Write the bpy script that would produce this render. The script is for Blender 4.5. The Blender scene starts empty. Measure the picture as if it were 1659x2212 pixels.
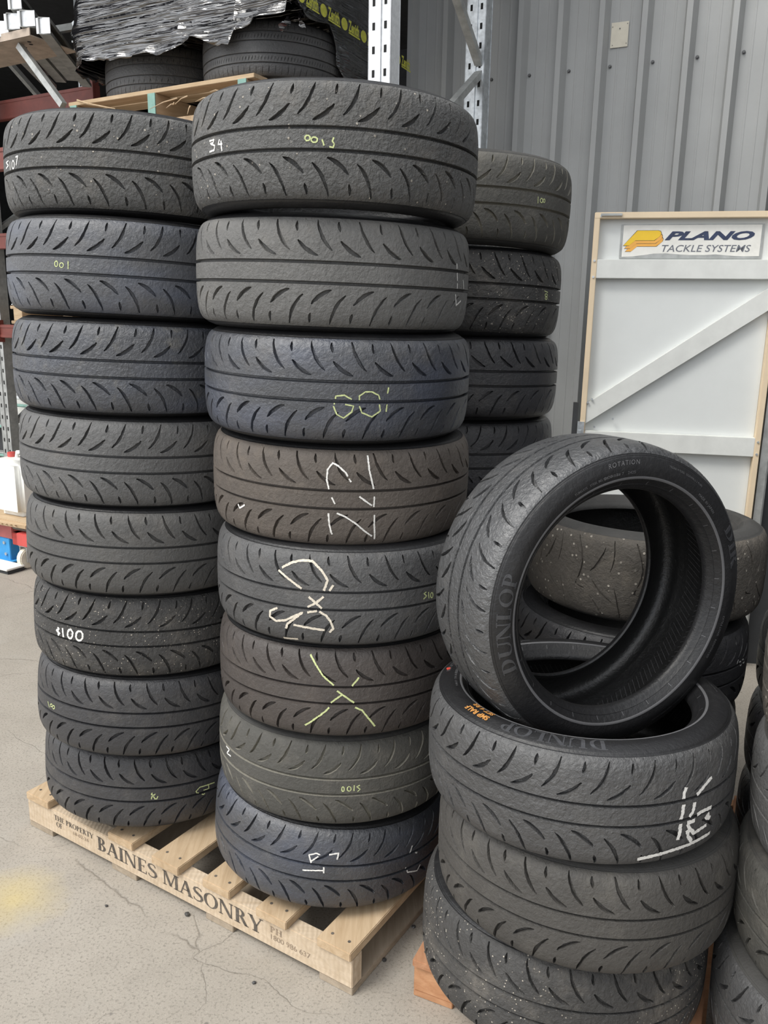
import bpy, bmesh, math, random
import numpy as np
from mathutils import Matrix, Vector, Euler
from mathutils.geometry import delaunay_2d_cdt
random.seed(7); rng = np.random.default_rng(7)
C = bpy.context.scene.collection
SC = bpy.context.scene
PI = math.pi
R = math.radians

# ------------------------------------------------------------------ camera, sky, sun, exposure
def make_camera():
    th, ro = R(13.198), R(1.0024)
    rt = Vector((1, 0, 0)); fw = Vector((0, math.cos(th), -math.sin(th))); up = Vector((0, math.sin(th), math.cos(th)))
    r2 = math.cos(ro)*rt + math.sin(ro)*up; u2 = -math.sin(ro)*rt + math.cos(ro)*up
    m = Matrix.Identity(4)
    for i in range(3):
        m[i][0] = r2[i]; m[i][1] = u2[i]; m[i][2] = -fw[i]
    m[2][3] = 1.597
    cam = bpy.data.cameras.new('camera'); cam.sensor_fit = 'HORIZONTAL'; cam.sensor_width = 36
    cam.lens = 1770.05/1659*36; cam.clip_start = 0.02
    o = bpy.data.objects.new('camera', cam); C.objects.link(o); o.matrix_world = m
    SC.camera = o
make_camera()

def make_sky():
    w = bpy.data.worlds.new('overcast_sky'); SC.world = w; w.use_nodes = True
    nt = w.node_tree; nt.nodes.clear(); N = nt.nodes.new; L = nt.links.new
    tc = N('ShaderNodeTexCoord')
    dot = N('ShaderNodeVectorMath'); dot.operation = 'DOT_PRODUCT'
    d = Vector((-0.60, -0.24, 0.78)).normalized(); dot.inputs[1].default_value = d
    L(tc.outputs['Generated'], dot.inputs[0])
    mr = N('ShaderNodeMapRange'); mr.inputs[1].default_value = -0.25; mr.inputs[2].default_value = 1.0
    mr.inputs[3].default_value = 0.15; mr.inputs[4].default_value = 2.2
    L(dot.outputs['Value'], mr.inputs[0])
    no = N('ShaderNodeTexNoise'); no.inputs['Scale'].default_value = 2.2; no.inputs['Detail'].default_value = 5
    L(tc.outputs['Generated'], no.inputs['Vector'])
    cr = N('ShaderNodeValToRGB')
    cr.color_ramp.elements[0].position = .35; cr.color_ramp.elements[0].color = (.68, .75, .86, 1)
    cr.color_ramp.elements[1].position = .62; cr.color_ramp.elements[1].color = (1, .985, .96, 1)
    L(no.outputs['Fac'], cr.inputs['Fac'])
    bg = N('ShaderNodeBackground'); L(cr.outputs['Color'], bg.inputs['Color']); L(mr.outputs[0], bg.inputs['Strength'])
    out = N('ShaderNodeOutputWorld'); L(bg.outputs[0], out.inputs[0])
make_sky()
sun = bpy.data.lights.new('sun', 'SUN'); sun.energy = 2.3; sun.angle = R(24); sun.color = (1, .965, .90)
so = bpy.data.objects.new('sun', sun); C.objects.link(so)
so.rotation_euler = Vector((0.60, 0.36, -0.95)).to_track_quat('-Z', 'Y').to_euler()
SC.view_settings.view_transform = 'Standard'; SC.view_settings.look = 'None'
SC.view_settings.gamma = 1; SC.view_settings.use_curve_mapping = False
SC.view_settings.exposure = 0.15

# ------------------------------------------------------------------ helpers
def setp(o, label=None, cat=None, group=None, kind=None):
    for k, v in (('label', label), ('category', cat), ('group', group), ('kind', kind)):
        if v: o[k] = v
    return o
def thing(name, label, cat, loc=(0, 0, 0), rot=None, group=None):
    o = bpy.data.objects.new(name, None); C.objects.link(o); o.empty_display_size = .05
    m = Matrix.Translation(loc)
    if rot is not None: m = m @ rot.to_4x4()
    o.matrix_world = m
    return setp(o, label, cat, group)
def link(name, me, mat=None, parent=None, smooth=None):
    o = bpy.data.objects.new(name, me); C.objects.link(o)
    if mat is not None and not me.materials: me.materials.append(mat)
    elif mat is not None:
        o.material_slots[0].link = 'OBJECT'; o.material_slots[0].material = mat
    if parent is not None: o.parent = parent
    return o
def mesh(verts, faces, smooth=False, sharp=None):
    me = bpy.data.meshes.new('m'); me.from_pydata([tuple(v) for v in verts], [], [tuple(f) for f in faces]); me.update()
    if smooth:
        me.polygons.foreach_set('use_smooth', [True]*len(me.polygons))
        if sharp: me.set_sharp_from_angle(angle=R(sharp))
    return me
class MB:
    """collects shapes into one mesh"""
    def __init__(s): s.v = []; s.f = []
    def add(s, V, F):
        b = len(s.v); s.v += [tuple(p) for p in V]; s.f += [tuple(b+i for i in f) for f in F]; return s
    def box(s, c, d, M=None, bev=0.0):
        hx, hy, hz = d[0]/2, d[1]/2, d[2]/2
        V = [Vector((x, y, z)) for x in (-hx, hx) for y in (-hy, hy) for z in (-hz, hz)]
        if M is not None: V = [M @ p for p in V]
        V = [p + Vector(c) for p in V]
        return s.add(V, [(0, 1, 3, 2), (4, 6, 7, 5), (0, 4, 5, 1), (2, 3, 7, 6), (0, 2, 6, 4), (1, 5, 7, 3)])
    def bar(s, a, b, w, h, up=(0, 0, 1)):
        a, b = Vector(a), Vector(b); x = (b-a); l = x.length; x.normalize(); y = Vector(up).cross(x).normalized(); z = x.cross(y)
        M = Matrix((x, y, z)).transposed()
        return s.box((a+b)/2, (l, w, h), M)
    def tube(s, pts, r, n=10, cap=True):
        pts = [Vector(p) for p in pts]; rings = []
        for i, p in enumerate(pts):
            t = (pts[min(i+1, len(pts)-1)]-pts[max(i-1, 0)]).normalized()
            a = t.cross(Vector((0, 0, 1)));
            if a.length < .05: a = t.cross(Vector((0, 1, 0)))
            a.normalize(); b = t.cross(a)
            rr = r[i] if isinstance(r, (list, tuple)) else r
            rings.append([p + rr*(math.cos(2*PI*k/n)*a + math.sin(2*PI*k/n)*b) for k in range(n)])
        V = [q for g in rings for q in g]; F = []
        for i in range(len(pts)-1):
            for k in range(n): F.append((i*n+k, i*n+(k+1) % n, (i+1)*n+(k+1) % n, (i+1)*n+k))
        if cap: F.append(tuple(range(n-1, -1, -1))); F.append(tuple((len(pts)-1)*n+k for k in range(n)))
        return s.add(V, F)
    def prism(s, poly, z0, z1, M=None):
        n = len(poly); V = [Vector((x, y, z0)) for x, y in poly] + [Vector((x, y, z1)) for x, y in poly]
        if M is not None: V = [M @ p for p in V]
        F = [tuple(range(n-1, -1, -1)), tuple(range(n, 2*n))] + [(i, (i+1) % n, n+(i+1) % n, n+i) for i in range(n)]
        return s.add(V, F)
    def build(s, name, mat, parent=None, smooth=False, sharp=35, bevel=0.0, seg=2):
        me = mesh(s.v, s.f, smooth, sharp)
        bm = bmesh.new(); bm.from_mesh(me); bmesh.ops.recalc_face_normals(bm, faces=bm.faces)
        if bevel:
            bmesh.ops.bevel(bm, geom=[e for e in bm.edges if len(e.link_faces) == 2 and e.calc_face_angle(0) > .6], offset=bevel, segments=seg, affect='EDGES', clamp_overlap=True)
        bm.to_mesh(me); bm.free()
        return link(name, me, mat, parent)

# ------------------------------------------------------------------ materials
def newmat(name):
    m = bpy.data.materials.new(name); m.use_nodes = True
    nt = m.node_tree; b = nt.nodes['Principled BSDF']
    return m, nt, b
def col(c): return (c[0], c[1], c[2], 1)
class G:
    """small node-graph helper"""
    def __init__(s, nt): s.nt = nt; s.N = nt.nodes.new; s.L = nt.links.new
    def coord(s, rand=False, kind='Object'):
        t = s.N('ShaderNodeTexCoord'); o = t.outputs[kind]
        if rand:
            i = s.N('ShaderNodeObjectInfo'); mu = s.N('ShaderNodeMath'); mu.operation = 'MULTIPLY'; mu.inputs[1].default_value = 37.0
            s.L(i.outputs['Random'], mu.inputs[0])
            a = s.N('ShaderNodeVectorMath'); a.operation = 'ADD'; s.L(o, a.inputs[0]); s.L(mu.outputs[0], a.inputs[1]); o = a.outputs[0]
        return o
    def noise(s, v, scale, detail=4, rough=.55, dist=0):
        n = s.N('ShaderNodeTexNoise'); n.inputs['Scale'].default_value = scale; n.inputs['Detail'].default_value = detail
        n.inputs['Roughness'].default_value = rough; n.inputs['Distortion'].default_value = dist; s.L(v, n.inputs['Vector']); return n.outputs['Fac']
    def mapping(s, v, sc=(1, 1, 1), rot=(0, 0, 0), loc=(0, 0, 0)):
        m = s.N('ShaderNodeMapping'); m.inputs['Scale'].default_value = sc; m.inputs['Rotation'].default_value = rot; m.inputs['Location'].default_value = loc
        s.L(v, m.inputs['Vector']); return m.outputs[0]
    def ramp(s, f, a, b, c0=(0, 0, 0), c1=(1, 1, 1)):
        r = s.N('ShaderNodeValToRGB'); e = r.color_ramp.elements
        e[0].position = a; e[1].position = b; e[0].color = col(c0); e[1].color = col(c1); s.L(f, r.inputs[0]); return r.outputs[0]
    def mix(s, f, a, b, mode='MIX'):
        m = s.N('ShaderNodeMix'); m.data_type = 'RGBA'; m.blend_type = mode
        for sock, v in ((m.inputs[0], f), (m.inputs[6], a), (m.inputs[7], b)):
            if hasattr(v, 'links'): s.L(v, sock)
            elif isinstance(v, (int, float)): sock.default_value = v
            else: sock.default_value = col(v)
        return m.outputs[2]
    def math(s, op, a, b=0.0):
        m = s.N('ShaderNodeMath'); m.operation = op
        for i, v in ((0, a), (1, b)):
            if hasattr(v, 'links'): s.L(v, m.inputs[i])
            else: m.inputs[i].default_value = v
        return m.outputs[0]
    def voro(s, v, scale, feat='F1'):
        n = s.N('ShaderNodeTexVoronoi'); n.feature = feat; n.inputs['Scale'].default_value = scale; s.L(v, n.inputs['Vector']); return n
    def bump(s, h, strength, dist=.01, nrm=None):
        b = s.N('ShaderNodeBump'); b.inputs['Strength'].default_value = strength; b.inputs['Distance'].default_value = dist
        s.L(h, b.inputs['Height'])
        if nrm is not None: s.L(nrm, b.inputs['Normal'])
        return b.outputs[0]

def rubber(name, base, dust=(.30, .27, .23), dust_amt=.25, speck=.0, lump=.35, rough=.62, spec=.35, tint=None, sscale=80):
    m, nt, b = newmat(name); g = G(nt); v = g.coord(True)
    big = g.noise(v, 5, 4, .6); mid = g.noise(v, 26, 5, .65); lum = g.noise(v, 92, 5, .62, .35); fine = g.noise(v, 300, 3, .6)
    c = g.mix(g.ramp(big, .35, .7), tuple(x*.86 for x in base), tuple(x*1.2 for x in base))
    if tint:
        c = g.mix(g.ramp(g.noise(g.mapping(v, (1, 1, 2.5)), 4.2, 2), .45, .7), c, tint)
    dm = g.math('MULTIPLY', g.ramp(g.noise(v, 7, 6, .7), .50, .76), g.ramp(mid, .35, .7))
    c = g.mix(g.math('MULTIPLY', dm, dust_amt), c, dust)
    c = g.mix(g.math('MULTIPLY', g.ramp(lum, .56, .74), min(.55, .15+.35*lump)), c, tuple(min(1, x*1.9) for x in base))
    c = g.mix(g.math('MULTIPLY', g.ramp(fine, .62, .80), .25), c, tuple(min(1, x*2.4) for x in base))
    hgt = g.math('ADD', lum, g.math('MULTIPLY', fine, .18))
    if speck > 0:
        vo = g.voro(v, sscale); s1 = g.ramp(vo.outputs['Distance'], .17, .24, (1, 1, 1), (0, 0, 0))
        pick = g.N('ShaderNodeSeparateColor'); g.L(vo.outputs['Color'], pick.inputs[0])
        s1 = g.math('MULTIPLY', s1, g.ramp(pick.outputs[0], 1-speck-.02, 1-speck))
        s1 = g.math('MULTIPLY', s1, g.ramp(big, .36, .50))
        c = g.mix(s1, c, (.46, .42, .36)); hgt = g.math('ADD', hgt, g.math('MULTIPLY', s1, .5))
    g.L(c, b.inputs['Base Color']); b.inputs['Specular IOR Level'].default_value = spec
    g.L(g.mix(dm, (rough,)*3, (min(1, rough+.25),)*3), b.inputs['Roughness'])
    g.L(g.bump(hgt, .85, .0016+.0085*lump), b.inputs['Normal'])
    return m
def plain(name, c, rough=.5, metal=0.0, spec=.5, var=.12, scale=14, bump=0.0, bscale=120):
    m, nt, b = newmat(name); g = G(nt); v = g.coord(True)
    n = g.noise(v, scale, 5, .6)
    g.L(g.mix(g.ramp(n, .3, .75), tuple(x*(1-var) for x in c), tuple(min(1, x*(1+var)) for x in c)), b.inputs['Base Color'])
    b.inputs['Roughness'].default_value = rough; b.inputs['Metallic'].default_value = metal; b.inputs['Specular IOR Level'].default_value = spec
    if bump: g.L(g.bump(g.noise(v, bscale, 3), bump, .004), b.inputs['Normal'])
    return m
def wood(name, c0, c1, axis='x', saw=False):
    m, nt, b = newmat(name); g = G(nt); v = g.coord(True)
    sc = {'x': (1.2, 16, 16), 'y': (16, 1.2, 16), 'z': (16, 16, 1.2)}[axis]
    n = g.noise(g.mapping(v, sc), 3.2, 6, .65, .6); big = g.noise(v, 6, 4)
    c = g.mix(g.ramp(n, .32, .72), c0, c1)
    c = g.mix(g.math('MULTIPLY', g.ramp(big, .5, .75), .35), c, tuple(x*.62 for x in c0))
    h = n
    if saw:
        w = g.N('ShaderNodeTexWave'); w.inputs['Scale'].default_value = 26; w.inputs['Distortion'].default_value = 5; w.inputs['Detail'].default_value = 2
        w.bands_direction = 'X'; g.L(v, w.inputs['Vector'])
        h = g.math('ADD', n, g.math('MULTIPLY', w.outputs['Fac'], .6))
        c = g.mix(g.math('MULTIPLY', g.ramp(w.outputs['Fac'], .2, .9), .16), c, tuple(x*.7 for x in c0))
    g.L(c, b.inputs['Base Color']); b.inputs['Roughness'].default_value = .78; b.inputs['Specular IOR Level'].default_value = .2
    g.L(g.bump(h, .25, .004), b.inputs['Normal'])
    return m
def concrete():
    m, nt, b = newmat('concrete'); g = G(nt); v = g.coord()
    big = g.noise(v, 1.3, 6, .6); mid = g.noise(v, 9, 6, .65); fine = g.noise(v, 135, 4, .68); grit = g.noise(v, 300, 2)
    c = g.mix(g.ramp(big, .3, .7), (.300, .272, .232), (.375, .342, .297))
    c = g.mix(g.math('MULTIPLY', g.ramp(mid, .45, .75), .30), c, (.22, .20, .172))
    c = g.mix(g.math('MULTIPLY', g.ramp(fine, .53, .62), .62), c, (.170, .155, .132))
    c = g.mix(g.math('MULTIPLY', g.ramp(grit, .58, .70), .45), c, (.50, .46, .39))
    # pale wear blotches
    c = g.mix(g.math('MULTIPLY', g.ramp(g.noise(v, 4.5, 3), .60, .72), .28), c, (.43, .405, .365))
    # dark spots
    vo = g.voro(g.mapping(v, (1, 1, .01)), 13); sp = g.ramp(vo.outputs['Distance'], .05, .085, (1, 1, 1), (0, 0, 0))
    pk = g.N('ShaderNodeSeparateColor'); g.L(vo.outputs['Color'], pk.inputs[0])
    c = g.mix(g.math('MULTIPLY', g.math('MULTIPLY', sp, g.ramp(pk.outputs[0], .84, .86)), .65), c, (.12, .11, .10))
    # cracks
    ns = g.N('ShaderNodeTexNoise'); ns.inputs['Scale'].default_value = 5; ns.inputs['Detail'].default_value = 5; g.L(v, ns.inputs['Vector'])
    ad = g.N('ShaderNodeVectorMath'); ad.operation = 'MULTIPLY_ADD'; g.L(ns.outputs['Color'], ad.inputs[0]); ad.inputs[1].default_value = (.16, .16, .16); g.L(v, ad.inputs[2])
    ed = g.voro(g.mapping(ad.outputs[0], (1, 1, .01), loc=(.31, .12, 0)), 1.55, 'DISTANCE_TO_EDGE')
    ck = g.ramp(ed.outputs['Distance'], .0014, .0042, (1, 1, 1), (0, 0, 0))
    ck = g.math('MULTIPLY', ck, g.ramp(g.noise(v, 3.1, 2), .44, .56))
    c = g.mix(g.math('MULTIPLY', ck, .55), c, (.14, .125, .105))
    # yellow paint stain
    di = g.N('ShaderNodeVectorMath'); di.operation = 'DISTANCE'; g.L(v, di.inputs[0]); di.inputs[1].default_value = (-1.02, 1.98, 0)
    ys = g.math('MULTIPLY', g.ramp(g.math('ADD', di.outputs['Value'], g.math('MULTIPLY', mid, .12)), .07, .22, (1, 1, 1), (0, 0, 0)), .40)
    c = g.mix(ys, c, (.62, .47, .12))
    g.L(c, b.inputs['Base Color']); b.inputs['Roughness'].default_value = .88; b.inputs['Specular IOR Level'].default_value = .2
    h = g.math('ADD', g.math('MULTIPLY', fine, .5), g.math('MULTIPLY', ck, -1.2))
    g.L(g.bump(h, .35, .004), b.inputs['Normal'])
    return m
def film():
    m, nt, b = newmat('black_film'); g = G(nt); v = g.coord()
    # creases run around the load, rising slightly
    n1 = g.noise(g.mapping(v, (1.3, 1.3, 19), rot=(0, -.13, 0)), 1.5, 2.5, .5, .35)
    n2 = g.noise(g.mapping(v, (2.2, 2.2, 44), rot=(0, -.20, 0)), 1.5, 2, .5, .4)
    n3 = g.noise(v, 4, 2)
    b.inputs['Base Color'].default_value = (.008, .008, .010, 1); b.inputs['Roughness'].default_value = .12; b.inputs['IOR'].default_value = 2.0
    b.inputs['Coat Weight'].default_value = .5; b.inputs['Coat Roughness'].default_value = .10; b.inputs['Coat IOR'].default_value = 2.0
    h = g.math('ADD', g.math('MULTIPLY', n1, 1.0), g.math('ADD', g.math('MULTIPLY', n2, .45), g.math('MULTIPLY', n3, .5)))
    nb = g.bump(h, 1.0, .040)
    g.L(nb, b.inputs['Normal']); g.L(nb, b.inputs['Coat Normal'])
    return m
MT = {}
MT['grey'] = rubber('rubber_grey', (.068, .068, .069), dust_amt=.30, lump=.30, rough=.52, spec=.6)
MT['grey_light'] = rubber('rubber_grey_light', (.092, .092, .092), dust_amt=.30, lump=.35, rough=.55, spec=.55)
MT['grey_mid'] = rubber('rubber_grey_mid', (.078, .077, .075), dust_amt=.30, lump=.22, rough=.55, spec=.5)
MT['sheen'] = rubber('rubber_grey_sheen', (.050, .051, .053), dust_amt=.15, lump=.36, rough=.36, spec=1.0)
MT['front'] = rubber('rubber_front_grey', (.052, .052, .053), dust=(.2, .19, .17), dust_amt=.25, lump=.45, rough=.46, spec=.75)
MT['front_dusty'] = rubber('rubber_front_dusty', (.056, .053, .049), dust=(.26, .24, .20), dust_amt=.35, lump=.28, rough=.58, spec=.5)
MT['grey_lumpy'] = rubber('rubber_grey_lumpy', (.090, .090, .088), dust_amt=.5, lump=1.0, speck=.10, rough=.58, spec=.5)
MT['grey_pale'] = rubber('rubber_grey_pale', (.128, .127, .123), dust_amt=.30, lump=.38, rough=.62, spec=.45)
MT['blue'] = rubber('rubber_bluish', (.048, .051, .059), dust_amt=.25, lump=.24, rough=.40, spec=.8, tint=(.060, .068, .092))
MT['blue_light'] = rubber('rubber_bluish_light', (.072, .075, .083), dust_amt=.25, lump=.24, rough=.44, spec=.7, tint=(.078, .088, .115))
MT['blue_dirty'] = rubber('rubber_bluish_dirty', (.056, .059, .067), dust=(.36, .33, .25), dust_amt=.85, lump=.40, rough=.44, spec=.7, tint=(.066, .075, .098))
MT['dark'] = rubber('rubber_dark', (.038, .038, .041), dust_amt=.25, lump=.18, rough=.48, spec=.6)
MT['dark_speck'] = rubber('rubber_dark_specked', (.052, .051, .050), dust_amt=.55, lump=.5, speck=.42, rough=.56, sscale=120)
MT['brown'] = rubber('rubber_brown', (.100, .086, .075), dust=(.32, .26, .20), dust_amt=.40, lump=.28, rough=.62)
MT['brown_dark'] = rubber('rubber_brown_dark', (.056, .048, .044), dust=(.20, .16, .13), dust_amt=.30, lump=.18, rough=.50, spec=.5)
MT['dusty'] = rubber('rubber_dusty', (.076, .074, .067), dust=(.32, .29, .24), dust_amt=.35, lump=.22, rough=.68)
MT['dust_groove'] = rubber('dust_in_grooves', (.20, .19, .16), dust_amt=.4, lump=.2, rough=.85)
MT['stony'] = rubber('rubber_stone_flecked', (.092, .083, .072), dust=(.28, .24, .19), dust_amt=.5, lump=.45, speck=.50, rough=.70, sscale=62)
MT['side'] = rubber('sidewall_black', (0.013, 0.013, 0.014), dust=(.10, .10, .10), dust_amt=.10, lump=.0, rough=.42, spec=.5)
MT['side_dusty'] = rubber('sidewall_dusty', (.050, .049, .047), dust=(.22, .20, .17), dust_amt=.4, lump=.02, rough=.72, spec=.3)
MT['liner'] = rubber('liner_black', (0.010, 0.010, 0.010), dust=(.08, .08, .08), dust_amt=.08, lump=.0, rough=.36, spec=.55)
MT['letter'] = plain('letter_rubber', (.046, .047, .051), .32, spec=.5)
MT['ring'] = plain('rim_guard_highlight', (.12, .12, .125), .38, spec=.5)  # highlight of the glossy rim guard ridge put into a paler colour
MT['rib'] = plain('moulded_rib_lit', (.14, .14, .145), .35, spec=.6)  # same rubber as the liner; the light its ribs catch is painted in
MT['chalk_white'] = plain('chalk_white', (.74, .73, .70), .9, var=.25, scale=260)
MT['chalk_cream'] = plain('chalk_cream', (.66, .60, .50), .9, var=.25, scale=260)
MT['chalk_yellow'] = plain('crayon_yellow', (.56, .62, .30), .8, var=.25, scale=260)
MT['chalk_orange'] = plain('crayon_orange', (.46, .21, .05), .8, var=.2, scale=260)
MT['red_paint'] = plain('red_paint_dot', (.55, .05, .03), .7)
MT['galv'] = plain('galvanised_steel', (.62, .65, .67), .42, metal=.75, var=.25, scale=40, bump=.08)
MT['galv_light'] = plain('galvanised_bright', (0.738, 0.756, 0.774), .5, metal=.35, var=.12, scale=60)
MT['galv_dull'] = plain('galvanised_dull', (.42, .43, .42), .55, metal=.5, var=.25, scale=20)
MT['black'] = plain('black_hole', (.01, .01, .01), .9)
MT['red_beam'] = plain('red_beam_paint', (0.192, 0.046, 0.034), .55, var=.2)
MT['red_bright'] = plain('red_trolley_paint', (.58, .085, .075), .5, var=.15)
MT['pinkred'] = plain('faded_red_paint', (0.468, 0.136, 0.128), .6, var=.15)
MT['bluepaint'] = plain('blue_paint', (.05, .33, .70), .45, var=.15)
MT['wall'] = plain('wall_sheet', (.345, .35, .345), .58, spec=.4, var=.07, scale=3, bump=.03)
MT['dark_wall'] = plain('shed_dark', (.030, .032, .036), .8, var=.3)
MT['door'] = plain('door_sheet', (.70, .72, .705), .42, spec=.4, var=.035, scale=4, bump=.02)
MT['door_bar'] = plain('door_bar', (.70, .71, .68), .45, spec=.4, var=.07, scale=12)
MT['door_frame'] = plain('door_frame_timber', (.74, .60, .42), .55, var=.06, scale=8)
MT['white'] = plain('white_plastic', (.84, .84, .80), .45, var=.04)
MT['sign_white'] = plain('sign_white', (.80, .79, .74), .45, var=.06, scale=30)
MT['navy'] = plain('sign_navy', (.032, .048, .105), .5, var=.3, scale=60)
MT['sign_grey'] = plain('sign_grey', (.16, .17, .20), .5, var=.2, scale=60)
MT['yellow'] = plain('sign_yellow', (.86, .56, .03), .45, var=.06)
MT['orange'] = plain('sign_orange', (.86, .43, .08), .45, var=.06)
MT['tape_yellow'] = plain('tape_yellow', (.60, .60, .08), .5, var=.2, scale=60)
MT['paper'] = plain('old_paper', (.64, .60, .50), .85, var=.08)
MT['wood'] = wood('pallet_wood', (0.440, 0.317, 0.194), (0.598, 0.466, 0.317), 'x')
MT['wood_saw'] = wood('pallet_wood_sawn', (0.484, 0.378, 0.264), (0.616, 0.510, 0.387), 'x', saw=True)
MT['wood_y'] = wood('pallet_wood_cross', (0.405, 0.290, 0.176), (0.563, 0.431, 0.290), 'y')
MT['wood_grey'] = wood('pallet_wood_weathered', (0.290, 0.238, 0.176), (0.422, 0.352, 0.273), 'y')
MT['wood_red'] = wood('pallet_wood_red', (0.405, 0.194, 0.097), (0.563, 0.317, 0.176), 'x')
MT['wood_red_y'] = wood('pallet_wood_red_cross', (0.352, 0.167, 0.088), (0.493, 0.273, 0.158), 'y')
MT['ink'] = plain('stencil_ink', (.10, .085, .07), .9, var=.5, scale=90)
MT['ink_faint'] = plain('stencil_ink_faint', (.30, .23, .165), .9, var=.3, scale=90)
MT['green'] = plain('green_paint', (.20, .36, .31), .6, var=.2)
MT['bark'] = plain('grey_timber_end', (.20, .18, .15), .9, var=.4, scale=30, bump=.5, bscale=40)
MT['film'] = film()
MT['concrete'] = concrete()
MT['screw'] = plain('screw_head', (.10, .10, .10), .45, metal=.6)
MT['dark_strip'] = plain('dark_rubber_strip', (.035, .037, .04), .7)
# ------------------------------------------------------------------ lettering
def text_geo(s, size=1.0, shear=0.0, offset=0.0, extrude=0.0, align='LEFT', spacing=1.0):
    cu = bpy.data.curves.new('t', 'FONT'); cu.body = s; cu.size = size; cu.shear = shear; cu.offset = offset; cu.extrude = extrude
    cu.align_x = align; cu.space_character = spacing; cu.resolution_u = 3
    o = bpy.data.objects.new('t', cu); C.objects.link(o)
    bpy.context.view_layer.update()
    dg = bpy.context.evaluated_depsgraph_get()
    me = bpy.data.meshes.new_from_object(o.evaluated_get(dg))
    V = [tuple(v.co) for v in me.vertices]; F = [tuple(p.vertices) for p in me.polygons]
    bpy.data.objects.remove(o); bpy.data.meshes.remove(me)
    return V, F
# a small set of stencil serif capitals: each glyph a list of polygons in a box of height 1
def _rect(x0, y0, x1, y1): return [(x0, y0), (x1, y0), (x1, y1), (x0, y1)]
def _stem(x, w=.17, y0=0, y1=1, sl=.08, sr=.08, bot=True, top=True):
    P = [_rect(x, y0, x+w, y1)]
    if bot: P.append(_rect(x-sl, y0, x+w+sr, y0+.055))
    if top: P.append(_rect(x-sl, y1-.055, x+w+sr, y1))
    return P
def _bowl(x, y0, y1, rx, wv, wh, a0=-90, a1=90, n=12, xs=1):
    cy = (y0+y1)/2; ry = (y1-y0)/2; P = []
    A = [R(a0+(a1-a0)*i/n) for i in range(n+1)]
    for a, b in zip(A, A[1:]):
        P.append([(x+(rx-wv)*math.cos(a), cy+(ry-wh)*math.sin(a)), (x+rx*math.cos(a), cy+ry*math.sin(a)), (x+rx*math.cos(b), cy+ry*math.sin(b)), (x+(rx-wv)*math.cos(b), cy+(ry-wh)*math.sin(b))])
    return P
def _diag(x0, y0, x1, y1, w): return [[(x0, y0), (x0+w, y0), (x1+w, y1), (x1, y1)]]
def _foot(xc, y, w=.28): return [_rect(xc-w/2, y, xc+w/2, y+.055)]
def _path(pts, ws):
    P = []
    q = [Vector((a, b)) for a, b in pts]; side = []
    for i, p in enumerate(q):
        t = (q[min(i+1, len(q)-1)]-q[max(i-1, 0)]).normalized(); n = Vector((-t.y, t.x))*ws[i]/2
        side.append((p+n, p-n))
    for (a, b), (c, d) in zip(side, side[1:]): P.append([tuple(a), tuple(b), tuple(d), tuple(c)])
    return P
_S = [(.52, .80), (.46, .93), (.30, .97), (.14, .90), (.10, .75), (.18, .62), (.34, .53), (.50, .42), (.55, .26), (.46, .09), (.28, .03), (.12, .08), (.07, .22)]
_SW = [.05, .06, .07, .10, .15, .17, .18, .17, .15, .10, .07, .06, .05]
GL = {
 'B': (.66, _stem(.10, sr=.0) + _bowl(.27, .5, 1, .27, .15, .055) + _bowl(.27, 0, .53, .32, .16, .055)),
 'A': (.80, _diag(.07, .03, .36, 1, .07) + _diag(.57, .03, .31, 1, .17) + [_rect(.2, .33, .58, .39)] + _foot(.11, 0, .24) + _foot(.66, 0, .30)),
 'I': (.36, _stem(.10)), 'N': (.86, _stem(.10, .06, top=False) + _stem(.68, .06, bot=False) + _diag(.60, .0, .06, 1, .17) + _foot(.12, .945, .22)),
 'E': (.66, _stem(.10, sr=0) + [_rect(.27, .945, .58, 1), _rect(.54, .8, .58, 1), _rect(.27, 0, .60, .055), _rect(.56, 0, .60, .22), _rect(.27, .48, .46, .53), _rect(.43, .42, .46, .6)]),
 'F': (.60, _stem(.10, sr=.06) + [_rect(.27, .945, .56, 1), _rect(.52, .8, .56, 1), _rect(.27, .48, .46, .53), _rect(.43, .42, .46, .6)]),
 'S': (.62, _path(_S, _SW)),
 'M': (1.0, _stem(.09, .06) + _stem(.76, .15) + _diag(.42, .05, .08, 1, .15) + _diag(.45, .05, .74, 1, .06)),
 'O': (.86, _bowl(.43, 0, 1, .40, .16, .05, -180, 180, 28)),
 'R': (.76, _stem(.10, sr=.06) + _bowl(.27, .47, 1, .30, .15, .055) + _diag(.56, .0, .30, .50, .18) + _foot(.68, 0, .20)),
 'Y': (.78, _stem(.31, y1=.46, top=False) + _diag(.31, .42, .04, 1, .17) + _diag(.42, .42, .66, 1, .06) + _foot(.12, .945, .26) + _foot(.69, .945, .2)),
 'T': (.70, _stem(.27, top=False) + [_rect(.03, .945, .68, 1), _rect(.03, .78, .07, 1), _rect(.64, .78, .68, 1)]),
 'H': (.86, _stem(.10) + _stem(.58) + [_rect(.27, .48, .58, .54)]),
 'P': (.66, _stem(.10, sr=.06) + _bowl(.27, .44, 1, .31, .15, .055)),
 'D': (.80, _stem(.10, sr=0) + _bowl(.27, 0, 1, .45, .17, .055)),
 'L': (.62, _stem(.10, sr=.06) + [_rect(.27, 0, .58, .055), _rect(.54, 0, .58, .25)]),
 'U': (.84, _stem(.10, y0=.30, bot=False) + _stem(.66, .07, y0=.30, bot=False) + _bowl(.415, 0, .62, .315, .12, .06, -180, 0, 14)),
 ' ': (.34, []),
}
def serif_polys(s, size, spacing=1.0):
    out = []; x = 0
    for ch in s:
        w, P = GL[ch]
        for p in P: out.append([(x+a*size, b*size) for a, b in p])
        x += w*size*spacing
    return out, x
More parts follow.
